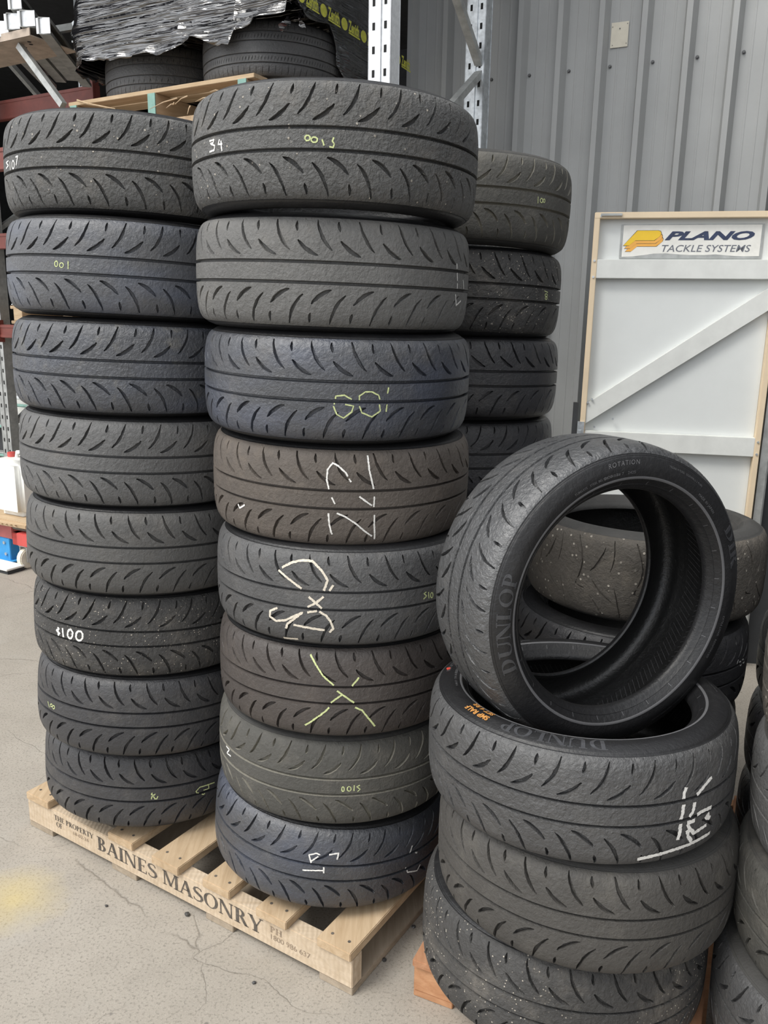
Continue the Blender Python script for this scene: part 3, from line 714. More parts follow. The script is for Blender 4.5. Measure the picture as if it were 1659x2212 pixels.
MARKS={
 'C1w':[[(-2.4373,0.0097),(-2.3816,0.0099),(-2.3927,0.0045),(-2.4261,0.0041),(-2.372,-0.0015),(-2.3831,-0.0097),(-2.4392,-0.0111)],[(-2.3218,0.0086),(-2.3358,-0.0011),(-2.2926,-0.0009)],[(-2.3069,0.0054),(-2.2989,-0.0143)]],
 'C1y':[[(-1.6648,-0.0017),(-1.6736,-0.0043),(-1.6862,-0.0044),(-1.6951,-0.0017),(-1.6952,0.002),(-1.6863,0.0046),(-1.6738,0.0046),(-1.6649,0.002),(-1.6648,-0.0017)],[(-1.6216,-0.0047),(-1.632,-0.0074),(-1.647,-0.0074),(-1.6576,-0.0048),(-1.6577,-0.0011),(-1.6471,0.0016),(-1.6322,0.0016),(-1.6216,-0.001),(-1.6216,-0.0047)],[(-1.5932,-0.0016),(-1.5819,-0.0128)],[(-1.5236,0.0025),(-1.5318,-0.0041),(-1.5208,-0.0095),(-1.5279,-0.0154),(-1.5495,-0.0141)]],
 'L1w':[[(-2.4441,0.0058),(-2.5154,0.004),(-2.45,-0.0044),(-2.5266,-0.0096)],[(-2.4118,0.0033),(-2.4158,-0.0169)],[(-2.3304,-0.0105),(-2.3449,-0.0153),(-2.3629,-0.0147),(-2.3739,-0.009),(-2.3704,-0.0018),(-2.355,0.0029),(-2.3373,0.0022),(-2.3274,-0.0033),(-2.3304,-0.0105)],[(-2.3018,0.0092),(-2.2655,0.0113),(-2.2994,-0.0093)]],
 'L2y':[[(-1.8601,-0.0019),(-1.8679,-0.0056),(-1.8782,-0.0057),(-1.8851,-0.0021),(-1.8844,0.0031),(-1.8765,0.0068),(-1.8662,0.0069),(-1.8594,0.0033),(-1.8601,-0.0019)],[(-1.8118,-0.0042),(-1.8211,-0.0074),(-1.8338,-0.0076),(-1.8424,-0.0045),(-1.8418,-0.0001),(-1.8324,0.0032),(-1.8197,0.0033),(-1.8113,0.0002),(-1.8118,-0.0042)],[(-1.7714,0.0078),(-1.7732,-0.0105)]],
 'L6w':[[(-2.1036,0.0053),(-2.1394,-0.0029),(-2.1011,-0.0082),(-2.1353,-0.0204)],[(-2.12,0.0078),(-2.1184,-0.0217)],[(-2.0651,0.0091),(-2.0543,-0.0219)],[(-1.9547,-0.0058),(-1.97,-0.0139),(-1.9916,-0.0152),(-2.0068,-0.0089),(-2.0062,0.0013),(-1.9902,0.0094),(-1.9687,0.0106),(-1.9541,0.0043),(-1.9547,-0.0058)],[(-1.855,-0.0057),(-1.8737,-0.0142),(-1.9003,-0.0155),(-1.9191,-0.009),(-1.9185,0.0017),(-1.899,0.0102),(-1.8725,0.0115),(-1.8545,0.0049),(-1.855,-0.0057)]],
 'L7y':[[(-2.3336,0.0039),(-2.3031,-0.0108)],[(-2.2546,-0.0015),(-2.2685,-0.0057),(-2.2853,-0.0056),(-2.2877,-0.0012),(-2.2733,0.0031),(-2.2569,0.0029),(-2.2546,-0.0015)],[(-2.2168,-0.0035),(-2.2297,-0.008),(-2.2452,-0.0074),(-2.2475,-0.0023),(-2.2342,0.0023),(-2.219,0.0017),(-2.2168,-0.0035)]],
 'L8y':[[(-1.2749,-0.004),(-1.2827,-0.0124),(-1.3003,-0.0119),(-1.3078,-0.0053),(-1.3263,-0.004),(-1.3301,-0.0122)],[(-1.3001,0.0015),(-1.3084,-0.0001),(-1.3202,0.0002),(-1.3286,0.0023),(-1.3286,0.0049),(-1.3203,0.0065),(-1.3085,0.0062),(-1.3001,0.0041),(-1.3001,0.0015)],[(-0.922,-0.0198),(-0.9403,-0.0104),(-0.906,-0.0),(-0.8207,-0.0007),(-0.8132,-0.0132),(-0.8689,-0.0132)],[(-0.906,-0.0),(-0.7563,0.0)],[(-0.9224,-0.0159),(-0.8677,-0.0269),(-0.819,-0.0184)]],
 'B1y':[[(-0.9699,0.0087),(-0.9674,-0.0082)],[(-0.9115,-0.001),(-0.9192,-0.0043),(-0.9315,-0.0048),(-0.9411,-0.0021),(-0.9427,0.0021),(-0.9352,0.0054),(-0.923,0.0058),(-0.9131,0.0032),(-0.9115,-0.001)],[(-0.8821,0.0),(-0.8879,-0.0028),(-0.8975,-0.0031),(-0.9052,-0.0008),(-0.9066,0.0027),(-0.9009,0.0055),(-0.8914,0.0058),(-0.8835,0.0036),(-0.8821,0.0)]],
 'B2y':[[(-0.7409,0.0117),(-0.681,0.0081)],[(-0.6843,-0.0003),(-0.7021,-0.0029),(-0.7239,-0.0018),(-0.7286,0.0018),(-0.7117,0.0043),(-0.6893,0.0033),(-0.6843,-0.0003)],[(-0.6824,-0.0087),(-0.6979,-0.0112),(-0.7174,-0.0101),(-0.7217,-0.0064),(-0.7069,-0.004),(-0.6871,-0.0051),(-0.6824,-0.0087)]],
 'C2w':[[(-0.51,0.037),(-0.4771,-0.0192)],[(-0.3772,0.0039),(-0.3371,-0.0177)],[(-0.5038,-0.0293),(-0.4768,-0.0529),(-0.39,-0.0423)]],
 'C3y':[[(-1.535,-0.0268),(-1.5252,-0.009),(-1.471,-0.0067),(-1.4212,-0.0152)],[(-1.5402,-0.0304),(-1.5172,-0.0479),(-1.4729,-0.0554),(-1.419,-0.0418),(-1.409,-0.0293),(-1.4641,-0.0261)],[(-1.3715,-0.0167),(-1.3723,-0.0079),(-1.3342,0.0011),(-1.2892,0.0012),(-1.2426,-0.0058),(-1.2296,-0.0183)],[(-1.3703,-0.0292),(-1.3523,-0.0434),(-1.2836,-0.0523),(-1.2271,-0.0399),(-1.2346,-0.0255)],[(-1.1741,0.0108),(-1.182,-0.0024)],[(-1.1815,-0.0256),(-1.1855,-0.0418)]],
 'C4w':[[(-1.604,0.0212),(-1.6223,0.0454),(-1.6177,0.0678),(-1.5848,0.0823),(-1.5452,0.0761),(-1.4938,0.0616),(-1.4586,0.0412)],[(-1.344,0.099),(-1.3355,0.0692),(-1.3157,0.0428),(-1.2959,0.02)],[(-1.2948,0.0086),(-1.2982,-0.0181)],[(-1.3993,0.0092),(-1.3105,-0.0122)],[(-1.5863,0.0064),(-1.5628,-0.0085)],[(-1.6071,-0.03),(-1.6,-0.0567),(-1.5816,-0.0796)],[(-1.5502,-0.0293),(-1.4929,-0.0366),(-1.4232,-0.0518),(-1.3521,-0.0715),(-1.2916,-0.0858)],[(-1.2907,-0.0335),(-1.2885,-0.0567),(-1.2791,-0.0919)],[(-2.3482,-0.0392),(-2.3287,-0.048),(-2.2716,-0.0365)]],
 'C5w':[[(-1.9697,0.0681),(-1.8925,0.0829),(-1.8187,0.0894),(-1.7471,0.0895),(-1.6763,0.0699),(-1.635,0.0494),(-1.6627,0.0218)],[(-1.9964,0.061),(-1.9172,0.045),(-1.8169,0.0255)],[(-1.628,0.0224),(-1.5943,0.0384)]],
 'C5w2':[[(-1.7645,0.0081),(-1.7195,-0.0035),(-1.664,-0.0187)],[(-1.6598,0.0107),(-1.7085,-0.0032),(-1.7805,-0.0181)],[(-2.0017,-0.0278),(-2.061,-0.0387),(-2.0677,-0.0523),(-2.0144,-0.0604),(-1.9385,-0.0544),(-1.8086,-0.0302),(-1.9261,-0.0632),(-1.9382,-0.0751)],[(-1.7745,-0.029),(-1.6967,-0.0231),(-1.6415,-0.0331),(-1.6082,-0.0473),(-1.5911,-0.0638),(-1.6178,-0.0735)],[(-1.8778,-0.0628),(-1.7621,-0.0658),(-1.6509,-0.0685)],[(-1.9754,-0.1028),(-1.8533,-0.0992)]],
 'C5y':[[(-0.8954,0.0066),(-0.9185,0.0041),(-0.8908,-0.0031),(-0.9194,-0.0091)],[(-0.8741,0.0054),(-0.8684,-0.0102)],[(-0.829,-0.0075),(-0.8354,-0.0106),(-0.8452,-0.01),(-0.8527,-0.0059),(-0.8535,-0.0009),(-0.8472,0.0022),(-0.8374,0.0015),(-0.8298,-0.0025),(-0.829,-0.0075)]],
 'C6y':[[(-1.7587,0.0946),(-1.707,0.0694),(-1.6615,0.0475),(-1.5828,0.0256)],[(-1.5602,0.0124),(-1.5041,-0.001),(-1.4307,-0.0189)],[(-1.4303,-0.0286),(-1.379,-0.0373),(-1.3321,-0.058),(-1.2784,-0.0813)],[(-1.8097,-0.0829),(-1.751,-0.0689),(-1.6484,-0.0408),(-1.6149,-0.0287)],[(-1.604,-0.0169),(-1.5265,0.0029)],[(-1.4604,0.0219),(-1.4054,0.0442)]],
 'C7y':[[(-1.4738,-0.0064),(-1.4786,-0.0099),(-1.4857,-0.0098),(-1.4909,-0.0062),(-1.4911,-0.0012),(-1.4863,0.0023),(-1.4792,0.0022),(-1.474,-0.0014),(-1.4738,-0.0064)],[(-1.4233,-0.0061),(-1.4313,-0.0093),(-1.4429,-0.0091),(-1.4512,-0.0056),(-1.4514,-0.0009),(-1.4434,0.0023),(-1.4319,0.0021),(-1.4235,-0.0014),(-1.4233,-0.0061)],[(-1.3996,0.0053),(-1.4009,-0.0099)],[(-1.3574,0.0042),(-1.3806,0.0008),(-1.3542,-0.0062),(-1.375,-0.0118)]],
 'C7w':[[(-2.614,0.0156),(-2.5472,0.0146),(-2.5972,-0.0016),(-2.5184,0.0014)]],
 'C8w':[[(-1.6934,0.0452),(-1.635,0.0525),(-1.6079,0.0485),(-1.6715,0.0293)],[(-1.6934,0.0452),(-1.6631,0.0191)],[(-1.732,0.0021),(-1.5651,0.0088)],[(-1.5731,0.0172),(-1.5692,0.001)],[(-1.5399,0.0515),(-1.4703,0.0569),(-1.4778,0.0397)],[(-0.8361,0.042),(-0.8542,0.0242),(-0.77,0.0136)],[(-0.8884,-0.0141),(-0.8568,-0.0313),(-0.7443,-0.0419),(-0.7111,-0.0286)]],
 'F2w':[[(-1.1597,0.0467),(-1.1698,0.0349),(-1.1736,0.0211)],[(-1.1681,0.0129),(-1.1714,-0.0027),(-1.1781,-0.0164)],[(-1.1777,-0.0259),(-1.1776,-0.0434),(-1.1838,-0.0589)],[(-0.9461,0.0485),(-1.0073,0.0387),(-1.0621,0.0264),(-1.0972,0.0199)],[(-1.0846,0.0109),(-1.0907,-0.006),(-1.1143,-0.0167)],[(-0.9229,-0.015),(-1.0193,-0.0143),(-1.0701,-0.019)],[(-1.1281,-0.0282),(-1.0669,-0.0273)],[(-1.1244,-0.0301),(-1.1054,-0.0414),(-1.0627,-0.055),(-1.0239,-0.0525),(-0.9536,-0.0488)],[(-0.9372,-0.0263),(-0.9694,-0.0308),(-0.9355,-0.0379),(-0.9305,-0.0319)],[(-1.1229,-0.0431),(-1.1051,-0.0591),(-1.069,-0.0722)],[(-1.4293,-0.0892),(-1.3352,-0.0847),(-1.2076,-0.0796),(-1.092,-0.078),(-0.9934,-0.0753),(-0.8927,-0.0742)]],
 'G2w':[[(-0.8076,0.0368),(-0.8466,0.0154)],[(-0.727,0.0158),(-0.741,0.0141),(-0.7642,0.0165),(-0.7826,0.0215),(-0.7868,0.0265),(-0.7749,0.0285),(-0.7526,0.0262),(-0.7322,0.0209),(-0.727,0.0158)],[(-0.6465,0.0145),(-0.6663,0.0138),(-0.6968,0.0172),(-0.7196,0.0225),(-0.7243,0.0271),(-0.7091,0.0284),(-0.6803,0.0253),(-0.653,0.0194),(-0.6465,0.0145)]],
}
# ------------------------------------------------------------------ tyres
PITCH = 2*PI/NP
def phase_of(pat, th): return th-((_A+.185) if pat[0] == 'A' else -(_A+.185+2/6))*PITCH
TY = {
 'C1': (-.1243, 2.0235, 1.9349, .0008, .0169, 'A', -1.694, 'grey_lumpy', None, 'topmost tyre of the tallest middle stack, lumpy tread with upside-down white 43'),
 'C2': (-.1318, 2.0616, 1.694, .0178, .0231, 'B', -1.568, 'grey_pale', None, 'second tyre down in the tallest middle stack, pale grey tread with ragged lower edge'),
 'C3': (-.1205, 2.0651, 1.4555, .0237, .0194, 'B', -1.649, 'blue', None, 'bluish-black tyre third down in the middle stack, large yellow-green 100 on it'),
 'C4': (-.1105, 2.0845, 1.215, .0185, .0164, 'B', -1.523, 'brown', None, 'brown dusty tyre fourth down in the tallest middle stack with tall thin white chalk strokes'),
 'C5': (-.1023, 2.0581, .9756, -.0221, .0121, 'B', -1.723, 'grey', None, 'tyre with large looping cream chalk scrawl in the middle stack'),
 'C6': (-.1045, 2.0684, .7363, -.0427, .0034, 'B', -1.529, 'brown_dark', None, 'dark brown tyre marked with a yellow crayon cross in the middle stack'),
 'C7': (-.1151, 2.0797, .4969, -.0321, .0126, 'A', -1.669, 'dusty', 'dust_groove', 'dusty tyre with pale dirt-filled grooves, second up from the pallet in the middle stack'),
 'C8': (-.1331, 2.0805, .2575, -.0415, .0746, 'A', -1.689, 'blue', None, 'bottom tyre of the middle stack on the lettered pallet, scrawled with faint white chalk'),
 'L1': (-.6914, 2.3694, 1.9481, -.0102, .0268, 'A', -1.62, 'grey_lumpy', None, 'gritty topmost tyre of the left stack with white 107 chalked at its left end'),
 'L2': (-.6969, 2.3491, 1.7066, -.0103, .0373, 'A', -1.669, 'blue_light', None, 'bluish tyre second from the top of the left stack with small yellow 001'),
 'L3': (-.7009, 2.3473, 1.4649, -.0111, .0307, 'A', -1.756, 'blue_dirty', None, 'bluish tyre with tan dirt patches, third from the top of the left stack'),
 'L4': (-.7031, 2.3485, 1.2262, -.0159, .0379, 'A', -1.462, 'grey_light', None, 'unmarked grey tyre fourth from the top of the left stack'),
 'L5': (-.6989, 2.3374, .9869, -.0341, .0383, 'B', -1.386, 'grey_mid', None, 'unmarked smooth grey tyre fifth from the top of the left stack'),
 'L6': (-.7031, 2.3514, .748, -.0485, .0417, 'A', -1.539, 'dark_speck', None, 'grit-flecked dark tyre with bold white $100 in the lower left stack'),
 'L7': (-.7069, 2.3411, .5075, -.0813, .0496, 'B', -1.297, 'dark', None, 'dark tyre second from the bottom of the left stack with tiny yellow 100'),
 'L8': (-.7201, 2.3826, .266, -.0536, .0476, 'B', -1.435, 'dark', None, 'bottom tyre of the left stack on the lettered pallet, sideways yellow 50'),
 'B1': (.2273, 2.6777, 1.9317, -.0018, .0283, 'A', -1.336, 'dusty', 'dust_groove', 'pale dusty topmost tyre of the stack half hidden behind the middle stack'),
 'B2': (.2179, 2.7024, 1.6808, -.004, .0267, 'B', -1.275, 'dark_speck', None, 'grit-spotted tyre second from the top of the stack behind the middle stack'),
 'B3': (.2288, 2.7257, 1.4314, -.0142, .0163, 'B', -1.357, 'dark', None, 'clean dark tyre third from the top of the stack behind the middle stack'),
 'B4': (.233, 2.7639, 1.1801, -.017, .0127, 'A', -1.451, 'dark', None, 'tyre fourth from the top of the stack behind the middle stack'),
 'B5': (.235, 2.77, .933, -.01, .01, 'B', -1.4, 'dark', None, 'tyre fifth from the top of the stack behind the middle stack, mostly hidden'),
 'B6': (.235, 2.77, .70, 0, .01, 'A', -1.2, 'dark', None, 'tyre sixth from the top of the stack behind the middle stack, hidden low down'),
 'B7': (.235, 2.77, .46, 0, 0, 'B', -1.3, 'dark', None, 'second lowest tyre of the stack behind the middle stack'),
 'B8': (.235, 2.75, .255, 0, 0, 'A', -1.5, 'dark', None, 'lowest tyre of the stack behind the middle stack'),
 'F2': (.4324, 1.6435, .7166, -.0318, -.0047, 'A', -1.678, 'front', None, 'tyre carrying the upright tyre, bold white chalk strokes and orange crayon writing'),
 'F3': (.4623, 1.6459, .4725, -.0414, .0126, 'B', -1.855, 'front_dusty', None, 'unmarked tyre directly below the bold white-chalked one in the front right stack'),
 'F4': (.4342, 1.6701, .2299, -.0658, .0253, 'B', -1.966, 'dark_speck', None, 'grit-flecked bottom tyre of the front right stack on the reddish pallet'),
 'G1': (.745, 2.27, .955, -.02, .01, 'G', -1.5, 'stony', None, 'brown stone-studded wide tyre with hooked tread cuts, seen through the upright tyre'),
 'G2': (.715, 2.25, .705, 0, 0, 'A', -1.3, 'dark', None, 'dark tyre under the stone-studded one, small white 100 on its right'),
 'G3': (.71, 2.262, .465, 0, 0, 'B', -1.3, 'dark', None, 'dark tyre second down beneath the stone-studded tyre'),
 'G4': (.71, 2.262, .232, 0, 0, 'A', -1.3, 'dark', None, 'lowest dark tyre beneath the stone-studded tyre'),
 'H1': (1.055, 1.385, .955, -.05, -.03, 'Bw', -2.2, 'stony', None, 'rough dusty top tyre of the stack cut off by the right edge'),
 'H2': (1.065, 1.40, .715, -.03, -.05, 'Aw', -2.4, 'grey_light', None, 'grey tyre second down in the stack cut off by the right edge'),
 'H3': (1.062, 1.412, .475, -.03, -.05, 'B', -2.4, 'dusty', None, 'smooth dusty tyre third down in the stack cut off by the right edge'),
 'H4': (1.035, 1.40, .235, -.04, 0, 'A', -2.2, 'grey', None, 'bottom tyre of the stack cut off by the right edge, lower right corner'),
 'I1': (1.37, 2.04, .955, 0, 0, 'A', -2.6, 'dark', None, 'dark tyre behind the right-edge stack, topmost sliver in the gap'),
 'I2': (1.36, 2.04, .715, 0, 0, 'B', -2.6, 'dark', None, 'dark tyre behind the right-edge stack, second down in the gap'),
 'I3': (1.35, 2.03, .475, 0, 0, 'A', -2.6, 'dark', None, 'dark tyre behind the right-edge stack, third down in the gap'),
 'I4': (1.35, 2.03, .235, 0, 0, 'B', -2.6, 'dark', None, 'dark tyre behind the right-edge stack, lowest in the gap'),
}
GRP = dict(C='used tyres in the middle stack', L='used tyres in the left stack', B='used tyres in the stack behind the middle one', F='used tyres in the front right stack', G='used tyres in the stack behind the upright tyre', H='used tyres in the stack at the right edge', I='used tyres in the stack behind the right edge stack')
TO = {}
for k, (x, y, z, tx, ty_, pat, th, mat, gr, lab) in TY.items():
    TO[k] = make_tyre(lab, (x, y, z), tilt(tx, ty_), pat, mat, 'side_dusty' if k in ('G1', 'H1', 'H2', 'H3', 'H4', 'C7', 'B1', 'F3') else 'side', phase_of(pat, th) if pat != 'G' else th, GRP[k[0]], gr)
    if k in ('B1', 'B2', 'B3', 'B4'): TO[k].scale = (1, 1, 1.042)     # slightly wider tyres in this stack
# the tyre standing upright in the mouth of the one below
ax = Vector((math.cos(.01485)*math.cos(-1.1722), math.cos(.01485)*math.sin(-1.1722), math.sin(.01485))); xa = Vector((0, 0, 1)).cross(ax).normalized(); ya = ax.cross(xa)
MF = Matrix((xa, ya, ax)).transposed()
TO['F1'] = make_tyre('black tyre standing upright on edge in the top of the front right stack', (.4398, 1.6702, 1.0477), MF, 'A', 'sheen', 'side', phase_of('A', 2.49), GRP['F'])
link('moulded_ribs', RIBS_ME, MT['rib'], TO['F1'])
link('moulded_ribs', RIBS_ME, MT['rib'], TO['F2'])
CH = {'w': ('chalk_white', 'white chalk writing', .0037), 'y': ('chalk_yellow', 'yellow-green crayon writing', .0030), 'c': ('chalk_cream', 'cream chalk writing', .0052)}
for k, st in MARKS.items():
    t = k[:2]; kind = k[2]
    m, lab, w = CH[kind]
    if t == 'C5' and kind == 'w': m, lab, w = CH['c']
    if t == 'F2': w = .0078
    if t in ('L6',): w = .0058
    if t == 'C6': w = .0042
    if t in ('B1', 'B2', 'L7', 'C7', 'L2') and kind == 'y': w = .0024
    chalk(TO[t], st, MT[m], lab, w, hash(t) % 97 if False else len(k)+ord(t[0])+ord(t[1]))
def raised(parent, polys, th0, rm, h, name='raised_lettering', mat='letter', label=None):
    """each stroke as a thin raised slab with side faces, following the sidewall"""
    V = []; F = []
    for p in polys:
        b = len(V); n = len(p)
        for lev in (-.0005, h):
            for x, y in p:
                r = rm+y; a = th0-x/rm; V.append((r*math.cos(a), r*math.sin(a), side_z(r)+lev))
        F.append(tuple(b+n+i for i in range(n))[::-1]); F += [(b+i, b+(i+1) % n, b+n+(i+1) % n, b+n+i) for i in range(n)]
    me = mesh(V, F)
    bm = bmesh.new(); bm.from_mesh(me); bmesh.ops.recalc_face_normals(bm, faces=bm.faces); bm.to_mesh(me); bm.free()
    o = link(name, me, MT[mat], parent)
    if label: o['label'] = label
    return o
def split_long(polys, m=.007):
    out = []
    for p in polys:
        if len(p) != 4: out.append(p); continue
        q = [Vector(c) for c in p]
        nu = max(1, int(max((q[1]-q[0]).length, (q[2]-q[3]).length)/m)+1); nv = max(1, int(max((q[3]-q[0]).length, (q[2]-q[1]).length)/m)+1)
        pt = lambda s, t: tuple((q[0]*(1-s)+q[1]*s)*(1-t)+(q[3]*(1-s)+q[2]*s)*t)
        for i in range(nu):
            for k in range(nv): out.append([pt(i/nu, k/nv), pt((i+1)/nu, k/nv), pt((i+1)/nu, (k+1)/nv), pt(i/nu, (k+1)/nv)])
    return out
def side_word(parent, s, deg0, deg1, rb, size, h=.0011, name='raised_lettering', mat='letter'):
    P, wd_ = serif_polys(s, size); span = R(deg0-deg1)*(rb+size/2); k = span/wd_; rm = rb+size/2
    P = [[(x*k, y-size/2) for x, y in p] for p in P]
    raised(parent, split_long(P), R(deg0), rm, h, name, mat)
def side_small(parent, s, deg0, rb, size, shear=0, spacing=1.05, mat='letter', offset=0, name='small_lettering'):
    V, F = text_geo(s, size, shear, offset, 0, 'LEFT', spacing)
    link(name, sidetext([(x, y-size/2, 0) for x, y, _ in V], F, R(deg0), rb+size/2, h=.0007), MT['ring'], parent)
def lettered(t, off):
    side_word(t, 'DUNLOP', off, off-42, .2660, .0275, .0013)
    side_small(t, 'ROTATION', off+101+180-3 if False else off-100, .2845, .0125, .3, 1.25)
    side_small(t, 'DOT 1T4 7   2425', off-97, .2665, .0085, 0, 1.15)
    side_small(t, 'TUBELESS   STEEL BELTED RADIAL', off-118+36, .2670, .0065, 0, 1.1)
    side_small(t, 'TREAD 4 PLIES   SIDEWALL 2 PLIES', off-130, .2860, .0060, 0, 1.1)
    side_small(t, 'MADE IN JAPAN', off-150, .2675, .0080, 0, 1.1)
    side_small(t, 'EXTRA LOAD   REINFORCED', off-215, .2700, .0070, 0, 1.1)
    side_small(t, 'MAX LOAD 750 KG   MAX PRESS 340 KPA', off-250, .2850, .0058, 0, 1.1)
    me = mesh([(r*math.cos(d/r), r*math.sin(d/r), side_z(r)+.0005) for r in (.2435, .2500) for d in (-.0006, .0006)], [(0, 1, 3, 2)])
    for i in range(24): link('radial_tick', me, MT['ring'], t).rotation_euler = (0, 0, 2*PI*i/24+.1)
    n = 160
    V = []; F = []
    rs = (.2548, .2572, .2602)
    for i in range(n):
        a = 2*PI*i/n
        V += [(r*math.cos(a), r*math.sin(a), side_z(r)+.0004) for r in rs]
    for i in range(n):
        j = (i+1) % n
        for q in range(2): F.append((i*3+q, j*3+q, j*3+q+1, i*3+q+1))
    o = link('rim_guard', mesh(V, F, True), MT['ring'], t); o['label'] = 'rim guard ring, its highlight painted pale grey'
lettered(TO['F1'], -157.3+360)
lettered(TO['F2'], -93.0)
side_word(TO['F1'], 'DIR', 29, 10, .2760, .026)
for st, d0, rb in (('SMP RALF', -141.0, .2790), ('SET 4 RR', -141.5, .2610)):
    V, F = text_geo(st, .0155, 0, .0006, 0, 'LEFT', 1.05)
    o = link('crayon_writing', sidetext([(x, y-.007, 0) for x, y, _ in V], F, R(d0), rb+.007, h=.0016), MT['chalk_orange'], TO['F2']); o['label'] = 'orange crayon writing'
a = R(163.3); mb = MB(); mb.tube([(.290*math.cos(a), .290*math.sin(a), side_z(.29)-.001), (.290*math.cos(a), .290*math.sin(a), side_z(.29)+.0009)], .006, 10)
o = mb.build('paint_dot', MT['red_paint'], TO['F2']); o['label'] = 'red paint dot'
# ------------------------------------------------------------------ racking
MRK = Matrix((-UR, VR, Vector((0, 0, 1)))).transposed()       # x right along the rack, y into the shed
def rk(s, off, z): return Vector((-s, off, z))
RK0 = P0
def rthing(name, label, cat, group=None): return thing(name, label, cat, P0, MRK, group)
def slotted(mb, s, off, z0, z1, w, d, facing=1):
    x = -s
    mb.box((x, off+.002, (z0+z1)/2), (w, .004, z1-z0))
    for e in (-1, 1): mb.box((x+e*(w/2-.002), off+d/2, (z0+z1)/2), (.004, d, z1-z0)); mb.box((x+e*(w/2+.006-.016), off+d, (z0+z1)/2), (.022, .003, z1-z0))
def rack_frame(s, label, z1=4.0, group='rack frames', oo=0.0, mt='galv_light'):
    t = rthing('rack_frame', label, 'rack frame', group)
    for off, dep in ((oo, .07), (oo+.90, .07)):
        mb = MB(); slotted(mb, s, off, 0.012, z1, .100, dep)
        # raised spine down the middle of the face
        mb.box((-s, off-.003, (z1)/2), (.016, .006, z1-.03))
        p = mb.build('post', MT[mt if off == oo else 'galv'], t)
        mb = MB(); z = .12
        while z < z1-.05:
            for e in (-.026, .026):
                mb.box((-s+e+.004*(-1 if z % .2 > .1 else 1)*0, off-.0006, z), (.011, .002, .026))
            z += .083
        mb.build('slots', MT['black'], p)
        mb = MB(); mb.box((-s, off+.03, .006), (.14, .12, .012)); mb.build('base_plate', MT['galv_dull'], t)
    for a, b in (((.05, .81), (.91, 1.46)), ((.91, 1.50), (.05, 2.11)), ((.05, 2.15), (.91, 2.74)), ((.91, 2.78), (.05, 3.41)), ((.91, .2), (.05, .77))):
        mb = MB(); mb.bar((-s+.02, a[0]+oo, a[1]), (-s+.02, b[0]+oo, b[1]), .03, .036, (1, 0, 0)); mb.build('brace', MT['galv_dull'], t)
    return t
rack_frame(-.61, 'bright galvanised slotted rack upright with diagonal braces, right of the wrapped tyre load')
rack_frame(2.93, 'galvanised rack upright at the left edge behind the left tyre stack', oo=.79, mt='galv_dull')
def beam(label, s0, s1, off, z0, z1, mat='red_beam'):
    t = rthing('rack_beam', label, 'rack beam', 'red rack beams')
    mb = MB(); h = z1-z0; xm = -(s0+s1)/2; L = s1-s0
    mb.box((xm, off, (z0+z1)/2), (L, .04, h)); mb.box((xm, off-.021, z1-.012), (L, .006, .02)); mb.box((xm, off-.021, z0+.012), (L, .006, .02))
    mb.build('beam', MT[mat], t, bevel=.002)
    for s in (s0+.012, s1-.012):
        mb = MB(); mb.box((-s, off-.012, (z0+z1)/2), (.02, .05, h+.06)); mb.build('end_bracket', MT[mat], t)
    return t
beam('dull red rack beam high at the left, behind the grey strut', 1.97, 4.2, .95, 2.87, 2.99)
beam('red front rack beam carrying the wrapped tyre load', -.56, 1.865, .02, 2.33, 2.44)
beam('red rear rack beam under the wrapped tyre load', -.56, 1.865, .93, 2.33, 2.44)
beam('red rack beam below the mesh at the left edge', 1.0, 2.88, .78, 1.43, 1.52)
beam('red rear rack beam below the mesh at the left edge', 1.0, 2.88, 1.68, 1.43, 1.52)
beam('red rack beam by the top of the left tyre stack at the left edge', 1.6, 2.88, .78, 2.02, 2.12)
# upper pallet, with a splintered bottom deck
tU = rthing('pallet', 'splintered pale pallet up on the rack, under the black wrapped tyres', 'pallet')
z0 = 2.442
for k, a in enumerate((.0, .11, .34, .50, .66, .82, 1.0)):
    mb = MB(); mb.box((-.57, .05+a, 2.592), (1.14, .095, .018)); mb.build('top_board', MT['wood'], tU, bevel=.0015)
for s, mt in ((.06, 'wood_y'), (.585, 'wood_y'), (1.10, 'wood_y')):
    mb = MB(); mb.box((-s, .545, 2.531), (.045, 1.09, .103)); bb = mb.build('bearer', MT[mt], tU, bevel=.002)
    mb = MB(); mb.box((-s, -.003, 2.531), (.045, .004, .103)); o = mb.build('painted_end', MT['green'], bb); o['label'] = 'green painted timber end'
for a in (.03, .45, .95):
    mb = MB(); mb.box((-.57, .05+a, 2.461), (1.14, .09, .036)); mb.build('bottom_board', MT['wood_y'], tU, bevel=.002)
rs = random.Random(3)
for k in range(9):
    s = .16+rs.random()*.28; mb = MB(); p = Vector((-s, -.01, 2.50+rs.random()*.05)); q = p+Vector((rs.uniform(-.14, .05), rs.uniform(-.06, .0), rs.uniform(-.06, .01)))
    mb.tube([p, (p+q)/2+Vector((0, 0, .006)), q], [.004, .003, .0008], 5); mb.build('splinter', MT['wood'], tU)
mb = MB(); mb.tube([(-1.06, -.012, 2.60), (-.98, -.02, 2.575), (-.80, -.02, 2.535)], [.005, .005, .002], 5); mb.build('splinter', MT['wood_y'], tU)
